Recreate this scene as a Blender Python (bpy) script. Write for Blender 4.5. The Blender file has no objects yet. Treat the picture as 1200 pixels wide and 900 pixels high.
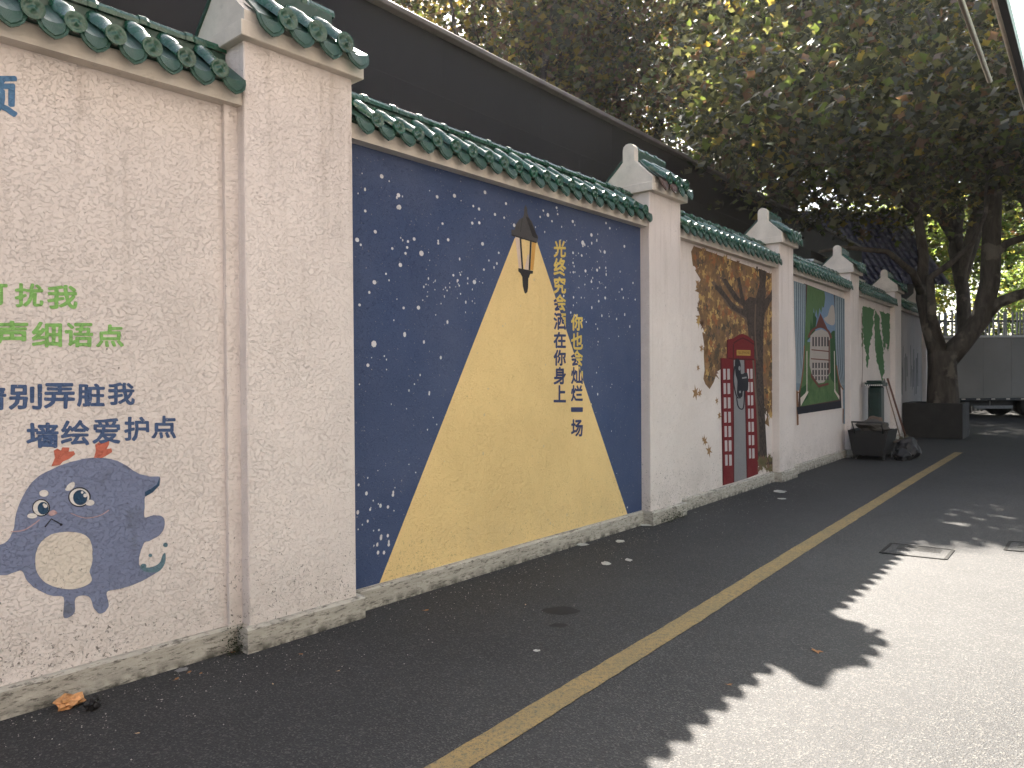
import bpy, bmesh, math, random
import numpy as np
from mathutils import Vector, Matrix
from mathutils.noise import noise as pnoise
random.seed(7); RNG = np.random.default_rng(7)
S = bpy.context.scene
C = S.collection
R = math.radians

# ------------------------------------------------------------------ camera
CAM_H, FOC = 1.46, 860.0
PITCH, ROLL = -8/860, R(0.40)
fwd = Vector((0, math.cos(PITCH), math.sin(PITCH)))
rt0 = Vector((1, 0, 0)); up0 = rt0.cross(fwd)
rt = rt0*math.cos(ROLL) - up0*math.sin(ROLL)
up = up0*math.cos(ROLL) + rt0*math.sin(ROLL)
cd = bpy.data.cameras.new('camera'); cam = bpy.data.objects.new('camera', cd); C.objects.link(cam)
cam.matrix_world = Matrix(((rt.x, up.x, -fwd.x, 0), (rt.y, up.y, -fwd.y, 0), (rt.z, up.z, -fwd.z, CAM_H), (0, 0, 0, 1)))
cd.sensor_width = 36; cd.lens = 36*FOC/1200; cd.clip_end = 2000; cd.clip_start = .05
S.camera = cam
# ------------------------------------------------------------------ sky, sun, exposure
SUN_AZ, SUN_EL = R(-3.4), R(44.0)      # azimuth from +Y towards +X
W = bpy.data.worlds.new("World"); S.world = W; W.use_nodes = True
nt = W.node_tree; nt.nodes.clear()
sk = nt.nodes.new('ShaderNodeTexSky'); sk.sky_type = 'NISHITA'; sk.sun_disc = False
sk.sun_elevation = SUN_EL; sk.sun_rotation = SUN_AZ; sk.dust_density = 3.0; sk.air_density = 1.0; sk.ozone_density = .6
bg = nt.nodes.new('ShaderNodeBackground'); bg.inputs[1].default_value = 0.052
wo = nt.nodes.new('ShaderNodeOutputWorld')
hs_ = nt.nodes.new('ShaderNodeHueSaturation'); hs_.inputs['Saturation'].default_value = .7     # milky, hazy sky
nt.links.new(sk.outputs[0], hs_.inputs['Color']); nt.links.new(hs_.outputs[0], bg.inputs[0]); nt.links.new(bg.outputs[0], wo.inputs[0])
sd = bpy.data.lights.new('sun', 'SUN'); sd.energy = 5.0; sd.angle = R(.53); sd.color = (1, .915, .80)
so = bpy.data.objects.new('sun', sd); C.objects.link(so)
sdir = Vector((math.sin(SUN_AZ)*math.cos(SUN_EL), math.cos(SUN_AZ)*math.cos(SUN_EL), math.sin(SUN_EL)))
sd.energy = 4.6; so.rotation_euler = sdir.to_track_quat('Z', 'Y').to_euler(); so.location = sdir*60
S.view_settings.view_transform = 'Standard'; S.view_settings.look = 'None'
S.view_settings.gamma = 1; S.view_settings.exposure = 3.05
S.cycles.max_bounces = 8; S.cycles.diffuse_bounces = 4; S.cycles.glossy_bounces = 3
S.cycles.transmission_bounces = 5; S.cycles.transparent_max_bounces = 6
S.cycles.use_adaptive_sampling = True; S.cycles.adaptive_threshold = .02
S.cycles.sample_clamp_indirect = 6; S.cycles.use_denoising = True
S.cycles.caustics_reflective = False; S.cycles.caustics_refractive = False

# ------------------------------------------------------------------ survey helpers
def ray(px, py): return (px-600)/FOC*rt - (py-450)/FOC*up + fwd
def gpt(px, py, z=0):
    d = ray(px, py); t = (z-CAM_H)/d.z
    return Vector((d.x*t, d.y*t, z))
def dpt(px, py, dep):
    d = ray(px, py); t = dep/d.y
    return Vector((d.x*t, dep, CAM_H+d.z*t))
def colx(px, P, h):      # where the view column px meets the plan line through P with heading h
    d = ray(px, 441); a = (math.sin(h), math.cos(h))
    # P + s a = t d
    det = a[0]*(-d.y) + d.x*a[1]
    s = (-P[0]*(-d.y) + -d.x*P[1])/det
    return (P[0]+s*a[0], P[1]+s*a[1])

# ------------------------------------------------------------------ object helpers
def link(o, parent=None):
    C.objects.link(o)
    if parent is not None: o.parent = parent
    return o
def meta(o, label=None, cat=None, group=None, kind=None):
    if label: o['label'] = label
    if cat: o['category'] = cat
    if group: o['group'] = group
    if kind: o['kind'] = kind
    return o
def obj(name, bm, mat, parent=None, loc=None, rot=None, smooth=False):
    me = bpy.data.meshes.new(name)
    if isinstance(bm, bmesh.types.BMesh):
        bm.normal_update(); bm.to_mesh(me); bm.free()
    else: me = bm
    for m in (mat if isinstance(mat, (list, tuple)) else [mat]): me.materials.append(m)
    if smooth: me.shade_smooth()
    o = bpy.data.objects.new(name, me)
    if loc is not None: o.location = loc
    if rot is not None: o.rotation_euler = rot
    return link(o, parent)
def share(name, me, parent, loc, rot=(0, 0, 0), scale=None):
    o = bpy.data.objects.new(name, me); o.location = loc; o.rotation_euler = rot
    if scale: o.scale = scale
    return link(o, parent)
def thing(name, label, cat, loc=(0, 0, 0), rotz=0, group=None):
    o = bpy.data.objects.new(name, None); o.empty_display_size = .2
    o.location = loc; o.rotation_euler = (0, 0, rotz); link(o)
    return meta(o, label, cat, group)
def box(bm, x0, x1, y0, y1, z0, z1, bev=0, M=None, mi=0):
    r = bmesh.ops.create_cube(bm, size=1)
    vs = r['verts']
    for v in vs:
        v.co = Vector((x0+(v.co.x+.5)*(x1-x0), y0+(v.co.y+.5)*(y1-y0), z0+(v.co.z+.5)*(z1-z0)))
    fs = set(f for v in vs for f in v.link_faces)
    for f in fs: f.material_index = mi
    if bev:
        es = list(set(e for v in vs for e in v.link_edges))
        r2 = bmesh.ops.bevel(bm, geom=es, offset=bev, segments=1, affect='EDGES', profile=.5)
        vs = list(set(v for f in r2['faces'] for v in f.verts) | set(v for v in vs if v.is_valid))
    if M is not None: bmesh.ops.transform(bm, matrix=M, verts=[v for v in vs if v.is_valid])
    return bm
def tube(bm, pts, rads, n=8, cap=True, mi=0):
    pts = [Vector(p) for p in pts]
    if not isinstance(rads, (list, tuple)): rads = [rads]*len(pts)
    rings = []; prev = None
    for i, p in enumerate(pts):
        t = (pts[min(i+1, len(pts)-1)] - pts[max(i-1, 0)]).normalized()
        a = prev if prev is not None else (Vector((0, 0, 1)) if abs(t.z) < .9 else Vector((1, 0, 0)))
        s = t.cross(a)
        if s.length < 1e-4: s = t.cross(Vector((0, 1, .1)))
        s.normalize(); u = s.cross(t).normalized(); prev = u
        rings.append([bm.verts.new(p + (s*math.cos(2*math.pi*k/n)+u*math.sin(2*math.pi*k/n))*rads[i]) for k in range(n)])
    for a, b in zip(rings, rings[1:]):
        for k in range(n):
            f = bm.faces.new((a[k], a[(k+1) % n], b[(k+1) % n], b[k])); f.material_index = mi; f.smooth = True
    if cap:
        for rg in (rings[0][::-1], rings[-1]):
            f = bm.faces.new(rg); f.material_index = mi
    return bm
def extrude_profile(bm, prof, x0, x1):      # prof: (y, z) outline, extruded along x
    a = [bm.verts.new((x0, y, z)) for y, z in prof]; b = [bm.verts.new((x1, y, z)) for y, z in prof]
    n = len(prof)
    for k in range(n): bm.faces.new((a[k], b[k], b[(k+1) % n], a[(k+1) % n]))
    bm.faces.new(a[::-1]); bm.faces.new(b)
    bmesh.ops.recalc_face_normals(bm, faces=bm.faces)
    return bm
def lathe(bm, prof, n=12):
    rings = [[bm.verts.new((r*math.cos(2*math.pi*k/n), r*math.sin(2*math.pi*k/n), z)) for k in range(n)] for r, z in prof]
    for a, b in zip(rings, rings[1:]):
        for k in range(n): bm.faces.new((a[k], a[(k+1) % n], b[(k+1) % n], b[k])).smooth = True
    bm.faces.new(rings[0][::-1]); bm.faces.new(rings[-1]); return bm

# ------------------------------------------------------------------ materials
class NT:
    def __init__(s, name):
        s.m = bpy.data.materials.new(name); s.m.use_nodes = True; s.t = s.m.node_tree; s.t.nodes.clear()
        s.out = s.n('OutputMaterial'); s.b = s.n('BsdfPrincipled'); s.l(s.b.outputs[0], s.out.inputs[0])
    def n(s, k, **kw):
        x = s.t.nodes.new('ShaderNode'+k)
        for a, v in kw.items(): setattr(x, a, v)
        return x
    def l(s, a, b): s.t.links.new(a, b)
    def pos(s):
        if not hasattr(s, '_p'): s._p = s.n('NewGeometry').outputs['Position']
        return s._p
    def noise(s, sc, det=4, rough=.55, vec=None, dist=0):
        x = s.n('TexNoise'); x.inputs['Scale'].default_value = sc; x.inputs['Detail'].default_value = det
        x.inputs['Roughness'].default_value = rough; x.inputs['Distortion'].default_value = dist
        s.l(vec if vec is not None else s.pos(), x.inputs['Vector']); return x.outputs['Fac']
    def ramp(s, fac, a, b, ca=0, cb=1):
        x = s.n('MapRange'); x.inputs[1].default_value = a; x.inputs[2].default_value = b
        x.inputs[3].default_value = ca; x.inputs[4].default_value = cb; s.l(fac, x.inputs[0]); return x.outputs[0]
    def mix(s, fac, a, b, mode='MIX'):
        x = s.n('Mix', data_type='RGBA', blend_type=mode)
        for v, i in ((fac, 0), (a, 6), (b, 7)):
            if isinstance(v, (int, float)): x.inputs[i].default_value = v
            elif isinstance(v, (tuple, list)): x.inputs[i].default_value = (*v[:3], 1)
            else: s.l(v, x.inputs[i])
        return x.outputs[2]
    def math(s, op, a, b=None):
        x = s.n('Math', operation=op)
        for v, i in ((a, 0), (b, 1)):
            if v is None: continue
            if isinstance(v, (int, float)): x.inputs[i].default_value = v
            else: s.l(v, x.inputs[i])
        return x.outputs[0]
    def bump(s, h, strength, dist, prev=None):
        x = s.n('Bump'); x.inputs['Strength'].default_value = strength; x.inputs['Distance'].default_value = dist
        s.l(h, x.inputs['Height'])
        if prev is not None: s.l(prev, x.inputs['Normal'])
        return x.outputs[0]
    def fin(s, col=None, rough=.8, normal=None, spec=.5, metal=0):
        if col is not None:
            if isinstance(col, (tuple, list)): s.b.inputs['Base Color'].default_value = (*col[:3], 1)
            else: s.l(col, s.b.inputs['Base Color'])
        if isinstance(rough, (int, float)): s.b.inputs['Roughness'].default_value = rough
        else: s.l(rough, s.b.inputs['Roughness'])
        s.b.inputs['Specular IOR Level'].default_value = spec; s.b.inputs['Metallic'].default_value = metal
        if normal is not None: s.l(normal, s.b.inputs['Normal'])
        return s.m
def srgb(r, g, b):
    f = lambda c: (c/255/12.92 if c/255 < .04045 else ((c/255+.055)/1.055)**2.4)
    return (f(r), f(g), f(b))
_mc = {}
def plain(name, col, rough=.7, var=.15, scale=12, spec=.4, metal=0, bump=0):
    if name in _mc: return _mc[name]
    t = NT(name); f = t.ramp(t.noise(scale), .3, .7)
    a = tuple(c*(1-var) for c in col); b = tuple(min(1, c*(1+var)) for c in col)
    nr = t.bump(t.noise(scale*6), bump, .01) if bump else None
    _mc[name] = t.fin(t.mix(f, a, b), rough, nr, spec, metal); return _mc[name]
def stucco(name, col, dirt=1.0, rel=1.0, expr=None, fade=0.0):
    """thrown-plaster wall finish; the paint colours share one relief because it follows world position"""
    if name in _mc: return _mc[name]
    t = NT(name)
    # anisotropic ridgy relief
    mpa = t.n('Mapping'); mpa.inputs['Scale'].default_value = (1, 1, 1.45); t.l(t.pos(), mpa.inputs[0])
    n1 = t.noise(62, 5, .6, mpa.outputs[0], .9); n2 = t.noise(150, 3, .6, mpa.outputs[0], .2); n3 = t.noise(7, 3, .5)
    ridge = t.ramp(n1, .545, .60); 
    amt = t.ramp(n3, .36, .62, .45, 1.0)
    h = t.math('MULTIPLY', ridge, amt)
    nm = t.bump(h, .72*rel, .0056); nm = t.bump(n2, .45*rel, .0024, nm)
    base = expr(t) if expr else None
    if base is None: base = t.mix(1, tuple(col), (0, 0, 0), 'ADD')
    # colour variation
    v = t.ramp(t.noise(1.3, 4, .6), .3, .7, .90, 1.04)
    vv = t.n('CombineColor'); 
    for i in range(3): t.l(v, vv.inputs[i])
    col1 = t.mix(1, base, vv.outputs[0], 'MULTIPLY')
    if fade:      # chipped paint lets the pale plaster through
        ch = t.math('MULTIPLY', t.ramp(t.noise(60, 4, .7), .66, .70), fade)
        col1 = t.mix(ch, col1, (.55, .5, .46))
    # grime: pits caught in the relief, denser towards the foot
    z = t.n('SeparateXYZ'); t.l(t.pos(), z.inputs[0])
    low = t.ramp(z.outputs[2], .10, 1.1, 1, 0)
    thr = t.math('SUBTRACT', t.noise(55, 5, .65, dist=1.0), t.math('MULTIPLY', t.math('POWER', low, 1.6), -.095))
    thr = t.math('ADD', thr, t.math('MULTIPLY', t.ramp(t.noise(2.6, 3), .35, .7, -1, 1), .03))
    dm = t.math('MULTIPLY', t.ramp(thr, .665, .70), .75*dirt)
    col2 = t.mix(dm, col1, (.055, .048, .04))
    e2 = t.noise(70, 4, .55, mpa.outputs[0], 1.1)      # relief shadow painted into the colour as thin dark crescents, in patches only
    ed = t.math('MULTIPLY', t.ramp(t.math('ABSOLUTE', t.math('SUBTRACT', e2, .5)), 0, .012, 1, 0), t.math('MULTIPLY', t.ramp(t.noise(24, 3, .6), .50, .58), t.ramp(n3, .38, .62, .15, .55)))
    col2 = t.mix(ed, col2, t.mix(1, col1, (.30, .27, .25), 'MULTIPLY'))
    mps = t.n('Mapping'); mps.inputs['Scale'].default_value = (1, 1, .06); t.l(t.pos(), mps.inputs[0])     # rain streaks below the coping
    stk = t.math('MULTIPLY', t.ramp(t.noise(11, 4, .6, mps.outputs[0]), .52, .72), t.ramp(z.outputs[2], 1.2, 2.9, 0, .42*dirt))
    col2 = t.mix(stk, col2, t.mix(1, col1, (.55, .52, .48), 'MULTIPLY'))
    tint = t.math('MULTIPLY', t.math('MULTIPLY', t.ramp(z.outputs[2], .12, .55, 1, 0), t.ramp(t.noise(5, 5, .65), .4, .7)), .35*dirt)
    col2 = t.mix(tint, col2, (.30, .27, .22))
    _mc[name] = t.fin(col2, .88, nm, .25); return _mc[name]

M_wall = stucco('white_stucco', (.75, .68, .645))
M_smooth = None
def plaster():
    t = NT('smooth_plaster')
    n = t.noise(3.5, 6, .65); st = t.noise(9, 6, .7)
    c = t.mix(t.ramp(n, .3, .72), (.68, .62, .55), (.46, .42, .37))
    c = t.mix(t.math('MULTIPLY', t.ramp(st, .60, .72), .4), c, (.27, .25, .215))
    return t.fin(c, .85, t.bump(t.noise(60, 4), .25, .004), .3)
M_plaster = plaster()
def concrete():
    t = NT('weathered_concrete')
    mp = t.n('Mapping'); mp.inputs['Scale'].default_value = (1, 1, 4.5); t.l(t.pos(), mp.inputs[0])
    a = t.noise(6, 6, .7, mp.outputs[0]); b = t.noise(16, 6, .75, mp.outputs[0])
    c = t.mix(t.ramp(a, .35, .65), (.47, .44, .385), (.33, .31, .27))
    c = t.mix(t.math('MULTIPLY', t.ramp(b, .52, .62), .85), c, (.09, .082, .07))
    z = t.n('SeparateXYZ'); t.l(t.pos(), z.inputs[0])
    gr = t.math('MULTIPLY', t.ramp(z.outputs[2], 0, .06, 1, 0), t.ramp(t.noise(14, 4), .4, .62))
    c = t.mix(gr, c, (.05, .05, .042))
    return t.fin(c, .9, t.bump(t.noise(40, 5), .5, .006), .3)
M_conc = concrete()
def glaze(name, c1, c2, rough=.22):
    t = NT(name)
    n = t.noise(16, 5, .6); oi = t.n('ObjectInfo')
    c = t.mix(t.ramp(n, .3, .75), c1, c2)
    c = t.mix(t.math('MULTIPLY', oi.outputs['Random'], .35), c, tuple(x*.55 for x in c1))
    d = t.ramp(t.noise(26, 6, .75), .56, .70)
    c = t.mix(t.math('MULTIPLY', d, .55), c, (.085, .085, .07))
    r = t.ramp(t.noise(22, 4), .4, .8, rough, rough+.35)
    return t.fin(c, r, t.bump(t.noise(45, 3), .12, .004), .6)
M_green = glaze('green_glaze', (.010, .056, .034), (.024, .095, .060), .16)
M_greenbed = glaze('green_glaze_bed', (.010, .042, .028), (.018, .06, .042), .4)
M_faded = glaze('worn_red_glaze', (.07, .035, .028), (.09, .055, .042), .5)
def asphalt():
    t = NT('asphalt')
    p = t.pos()
    v = t.n('TexVoronoi'); v.inputs['Scale'].default_value = 150; t.l(p, v.inputs['Vector'])
    g = t.noise(260, 2, .6); big = t.noise(.55, 5, .6); mid = t.noise(3.2, 5, .65)
    c = t.mix(t.ramp(big, .3, .7), (.0245, .025, .0275), (.040, .0405, .043))
    c = t.mix(t.math('MULTIPLY', t.ramp(mid, .35, .7), .35), c, (.019, .0195, .0215))
    sp = t.n('SeparateColor'); t.l(v.outputs['Color'], sp.inputs[0])
    c = t.mix(t.math('MULTIPLY', t.ramp(sp.outputs[0], .72, .95), .55), c, (.12, .115, .105))
    c = t.mix(t.math('MULTIPLY', t.ramp(sp.outputs[1], .70, .95), .55), c, (.013, .013, .013))
    c = t.mix(t.ramp(t.noise(85, 3, .7), .70, .74, 0, .6), c, (.17, .16, .15))
    cr = t.n('TexVoronoi', feature='DISTANCE_TO_EDGE'); cr.inputs['Scale'].default_value = .55
    off = t.n('TexNoise'); off.inputs['Scale'].default_value = 1.3; off.inputs['Detail'].default_value = 5; t.l(p, off.inputs['Vector'])
    ad = t.n('VectorMath', operation='ADD'); t.l(p, ad.inputs[0]); t.l(off.outputs['Color'], ad.inputs[1]); t.l(ad.outputs[0], cr.inputs['Vector'])
    crk = t.math('MULTIPLY', t.ramp(cr.outputs['Distance'], 0, .010, 1, 0), t.ramp(t.noise(.8, 2), .50, .56))
    c = t.mix(t.math('MULTIPLY', crk, .6), c, (.03, .03, .03))
    h = t.math('ADD', v.outputs['Distance'], t.math('MULTIPLY', g, .4))
    nm = t.bump(h, .75, .004); nm = t.bump(t.noise(1.5, 3), .25, .05, nm)
    return t.fin(c, .78, nm, .35)
M_asph = asphalt()
def roadpaint():
    t = NT('yellow_road_paint')
    n = t.noise(38, 6, .75); c = t.mix(t.ramp(t.noise(4, 4), .3, .7), (.30, .205, .085), (.22, .165, .08))
    c = t.mix(t.ramp(n, .50, .60), c, (.15, .125, .075))
    c = t.mix(t.ramp(t.noise(150, 3, .7), .56, .64), c, (.07, .066, .06))
    return t.fin(c, .8, t.bump(t.noise(200, 2), .5, .003), .3)
M_yline = roadpaint()
M_black = plain('black_cladding', (.0075, .007, .0075), .65, .25, .7, .3)
M_trim = plain('grey_trim', (.11, .095, .085), .6, .2, 3)
M_dark = plain('dark_metal', (.03, .03, .032), .5)
M_steel = plain('brushed_steel', (.42, .37, .31), .38, .15, 20, .5, .75)
M_white = plain('white_paint', (.62, .60, .56), .6)
M_grey = plain('grey_paint', (.2, .2, .2), .6)
M_bark = None
def bark():
    t = NT('bark'); mp = t.n('Mapping'); mp.inputs['Scale'].default_value = (1, 1, .3); t.l(t.pos(), mp.inputs[0])
    a = t.noise(7, 6, .65, mp.outputs[0], .5)
    c = t.mix(t.ramp(a, .35, .65), (.10, .085, .07), (.04, .034, .03))
    c = t.mix(t.ramp(t.noise(2.2, 4), .58, .64, 0, .5), c, (.20, .18, .14))
    return t.fin(c, .9, t.bump(a, .8, .03), .2)
M_bark = bark()
def leafmat(name, col, tcol, tr=.5):
    t = NT(name); 
    n = t.ramp(t.noise(1.1, 3), .3, .7)
    c = t.mix(n, tuple(x*.7 for x in col), tuple(x*1.2 for x in col))
    t.fin(c, .55, None, .35)
    tl = t.n('BsdfTranslucent'); tl.inputs[0].default_value = (*tcol, 1)
    mx = t.n('MixShader'); mx.inputs[0].default_value = tr
    t.l(t.b.outputs[0], mx.inputs[1]); t.l(tl.outputs[0], mx.inputs[2]); t.l(mx.outputs[0], t.out.inputs[0])
    return t.m
L_olive = leafmat('leaf_olive', (.085, .083, .048), (.20, .20, .06), .42)
L_dark = leafmat('leaf_dark', (.046, .050, .032), (.055, .062, .025), .34)
L_brown = leafmat('leaf_brown', (.12, .082, .055), (.17, .095, .045), .38)
L_gold = leafmat('leaf_gold', (.14, .11, .035), (.40, .30, .05), .45)
L_green = leafmat('leaf_green', (.06, .085, .03), (.17, .22, .04), .45)

# ================================================================== GROUND
bm = bmesh.new()
bmesh.ops.create_grid(bm, x_segments=2, y_segments=2, size=600)
g = obj('road', bm, M_asph); meta(g, kind='structure'); g['label'] = 'dark grey asphalt lane running along the painted wall'

# yellow line
cl = [gpt(*p) for p in ((525, 900), (662, 815.5), (800, 731.5), (935, 646), (1073, 560.5), (1124, 530))]
cl = [cl[0]-(cl[1]-cl[0])*2.2] + cl
pts = []
for a, b in zip(cl, cl[1:]):
    n = max(2, int((b-a).length/.05)); pts += [a.lerp(b, k/n) for k in range(n)]
bm = bmesh.new(); L = []
for i, p in enumerate(pts):
    t = (pts[min(i+1, len(pts)-1)]-pts[max(i-1, 0)]).normalized(); s = Vector((t.y, -t.x, 0))
    w = .066
    e1 = .006*pnoise(p*9)+.003*pnoise(p*40); e2 = .006*pnoise(p*9+Vector((5, 0, 3)))+.003*pnoise(p*40+Vector((9, 9, 9)))
    L.append((bm.verts.new(p+s*(w+e1)+Vector((0, 0, .004))), bm.verts.new(p-s*(w+e2)+Vector((0, 0, .004)))))
for a, b in zip(L, L[1:]): bm.faces.new((a[1], a[0], b[0], b[1]))
o = obj('lane_line', bm, M_yline); meta(o, kind='structure'); o['label'] = 'worn yellow painted line along the asphalt lane'

# ================================================================== WALL
hB, hC, hD, hE, hF, hA = R(40.3), R(38.9), R(38.3), R(38.0), R(38.0), R(41.6)
PB = (-1.007, 4.56)
J = {}
J[1] = colx(345, PB, hB); J[2] = colx(770.5, PB, hB); J[3] = colx(913.5, J[2], hC)
J[4] = colx(995, J[3], hD); J[5] = colx(1047, J[4], hE); J[6] = colx(1083, J[5], hF)
LA = 4.35
J[0] = (J[1][0]-LA*math.sin(hA), J[1][1]-LA*math.cos(hA))
class Frame:
    def __init__(s, P, h): s.P = P; s.h = h; s.a = Vector((math.sin(h), math.cos(h), 0)); s.b = Vector((-math.cos(h), math.sin(h), 0))
    def loc(s, px, py, out=0.0):
        d = ray(px, py); O = Vector((0, 0, CAM_H))-Vector((s.P[0], s.P[1], 0))
        t = (-out-O.dot(s.b))/d.dot(s.b); q = O+d*t
        return (q.dot(s.a), q.z)
    def place(s, o): o.location = (s.P[0], s.P[1], 0); o.rotation_euler = (0, 0, math.atan2(s.a.y, s.a.x)); return o
FR = {'A': Frame(J[0], hA), 'B': Frame(J[1], hB), 'C': Frame(J[2], hC), 'D': Frame(J[3], hD), 'E': Frame(J[4], hE), 'F': Frame(J[5], hF)}
LEN = {k: math.dist(J[i], J[i+1]) for i, k in enumerate('ABCDEF')}
if 0: print('SURVEY', LEN, {k: (FR[k].loc(*p)) for k, p in {'A': (0, 808), 'B': (410, 163)}.items()})

wall = thing('boundary_wall', 'long white stucco wall with painted murals, square pillars and green glazed tile coping', 'wall')

# --- shared tile meshes.  tile space: origin at the eave, -y outward, slope rises towards +y
SL = math.atan2(.17, .25)       # roof pitch
def cover_mesh(name, r, length, nose=True):
    bm = bmesh.new(); n = 9
    def ring(s, rr):
        return [bm.verts.new((rr*math.cos(math.pi*k/(n-1)), s*math.cos(SL)-rr*math.sin(math.pi*k/(n-1))*math.sin(SL)*0,
                              s*math.sin(SL)+rr*math.sin(math.pi*k/(n-1)))) for k in range(n)]
    seg = [(0, r), (length*.55, r*.97), (length*.56, r*1.1), (length, r*1.06)]
    rg = [ring(*q) for q in seg]
    for a, b in zip(rg, rg[1:]):
        for k in range(n-1): bm.faces.new((a[k], b[k], b[k+1], a[k+1])).smooth = True
    # round decorated end disc with raised rim and a modelled face
    R0 = r*1.12; nr, na = 6, 16
    def hh(x, z):
        q = 0
        for (cx, cz, s, a) in ((-.42, .28, .2, -.22), (.42, .28, .2, -.22), (0, -.05, .22, .32), (-.38, .6, .2, .25), (.38, .6, .2, .25), (0, -.5, .26, -.2), (-.3, -.35, .18, .2), (.3, -.35, .18, .2), (0, -.85, .2, .2)):
            q += a*math.exp(-((x-cx)**2+(z-cz)**2)/(2*s*s*.55))
        return q
    cz0 = r*.12
    cen = bm.verts.new((0, -.012-hh(0, 0)*r*.95, cz0)); prev = None
    for i in range(1, nr+1):
        f = i/nr; cur = []
        for k in range(na):
            x, z = f*math.cos(2*math.pi*k/na), f*math.sin(2*math.pi*k/na)
            h = hh(x, z)*r*.95*(1 if i < nr-1 else .2) + (.004 if i >= nr-1 else 0)
            cur.append(bm.verts.new((x*R0, -.010-h, cz0+z*R0)))
        if prev is None:
            for k in range(na): bm.faces.new((cen, cur[k], cur[(k+1) % na])).smooth = True
        else:
            for k in range(na): bm.faces.new((prev[k], cur[k], cur[(k+1) % na], prev[(k+1) % na])).smooth = (i < nr)
        prev = cur
    bk = [bm.verts.new((v.co.x, .004, v.co.z)) for v in prev]
    for k in range(na): bm.faces.new((prev[k], bk[k], bk[(k+1) % na], prev[(k+1) % na]))
    bm.faces.new(bk[::-1])
    bmesh.ops.recalc_face_normals(bm, faces=bm.faces)
    me = bpy.data.meshes.new(name); bm.to_mesh(me); bm.free(); me.materials.append(M_green); return me
def drip_mesh(name, w, drop, length):
    bm = bmesh.new()
    # pointed apron: ogee outline hung from a concave lip
    half = [(w, .012), (w*.98, -drop*.22), (w*.82, -drop*.55), (w*.5, -drop*.80), (w*.2, -drop*.93), (0, -drop)]
    lip = lambda x: .012-.022*(1-(x/w)**2)
    xs = [w, .6*w, .2*w, -.2*w, -.6*w, -w]
    out = [(x, z) for x, z in half] + [(-x, z) for x, z in half[:-1][::-1]] + [(x, lip(x)) for x in xs[::-1][1:-1]]
    tilt = lambda z: -.010+z*.28
    fr = [bm.verts.new((x, tilt(z)-.0, z)) for x, z in out]; bk = [bm.verts.new((x, tilt(z)+.012, z)) for x, z in out]
    n = len(out); bm.faces.new(fr); bm.faces.new(bk[::-1])
    for k in range(n): bm.faces.new((fr[k], bk[k], bk[(k+1) % n], fr[(k+1) % n]))
    # raised inner panel edge
    inn = [bm.verts.new((x*.74, tilt(z*.74-.006)-.005, z*.74-.006)) for x, z in out]
    inb = [bm.verts.new((x*.80, tilt(z*.80-.005)-.0008, z*.80-.005)) for x, z in out]
    for k in range(n): bm.faces.new((inb[k], inn[k], inn[(k+1) % n], inb[(k+1) % n]))
    bm.faces.new(inn)
    # trough
    for j in range(len(xs)-1):
        a, b = xs[j], xs[j+1]
        va = [bm.verts.new((x, s*math.cos(SL), lip(x)+s*math.sin(SL))) for x, s in ((a, 0), (b, 0), (b, length), (a, length))]
        bm.faces.new(va).smooth = True
    bmesh.ops.recalc_face_normals(bm, faces=bm.faces)
    me = bpy.data.meshes.new(name); bm.to_mesh(me); bm.free()
    return me
def dripmat():
    t = NT('green_glaze_ribbed'); tc = t.n('TexCoord').outputs['Object']
    w = t.n('TexWave', wave_type='RINGS', rings_direction='Y'); w.inputs['Scale'].default_value = 55; t.l(tc, w.inputs['Vector'])
    n = t.noise(20, 5); c = t.mix(t.ramp(n, .3, .75), (.012, .050, .033), (.026, .082, .056))
    c = t.mix(t.ramp(t.noise(40, 5, .7), .58, .72, 0, .6), c, (.09, .095, .075))
    return t.fin(c, .4, t.bump(w.outputs['Fac'], .4, .004), .5)
M_drip = dripmat()
ME_cover = cover_mesh('cover_tile', .042, .27)
ME_drip = drip_mesh('drip_tile', .068, .088, .26); ME_drip.materials.append(M_drip)
ME_pcover = cover_mesh('cover_tile', .052, .34)
ME_pdrip = drip_mesh('drip_tile', .085, .105, .34); ME_pdrip.materials.append(M_drip)
def ridge_mesh(name, Lr, r, hgt):
    bm = bmesh.new()
    prof = [(-r, 0), (-r, hgt*.45), (-r*.8, hgt*.8), (-r*.35, hgt), (r*.35, hgt), (r*.8, hgt*.8), (r, hgt*.45), (r, 0)]
    st = [(0, 1.08), (.035, 1.13), (.05, 1.0), (Lr+.01, .94)]
    rg = [[bm.verts.new((x, y*s, z*s)) for y, z in prof] for x, s in st]
    for a, b in zip(rg, rg[1:]):
        for k in range(len(prof)-1): bm.faces.new((a[k], a[k+1], b[k+1], b[k])).smooth = False
    bm.faces.new(rg[0][::-1]); bm.faces.new(rg[-1])
    bmesh.ops.recalc_face_normals(bm, faces=bm.faces)
    me = bpy.data.meshes.new(name); bm.to_mesh(me); bm.free(); me.materials.append(M_green); return me
ME_ridge = ridge_mesh('ridge_tile', .235, .045, .05)
ME_pridge = ridge_mesh('ridge_tile', .225, .05, .06)
ZC = 2.925      # underside of bay cornice
ZP = 3.265      # underside of pillar cornice
PW = .745       # pillar width
plabels = {'A': 'wall panel with green and blue lettering above a painted blue horned creature',
           'B': 'wall panel painted as a starry night with a street lamp casting a yellow cone',
           'C': 'wall panel painted with an autumn tree and a red telephone box',
           'D': 'wall panel painted with a curtained window looking on a white house',
           'E': 'wall panel painted with hanging green vines',
           'F': 'last grey wall panel in the shade with dark drip streaks'}
PAN = {}
def jit(a): return random.uniform(-a, a)
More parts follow.
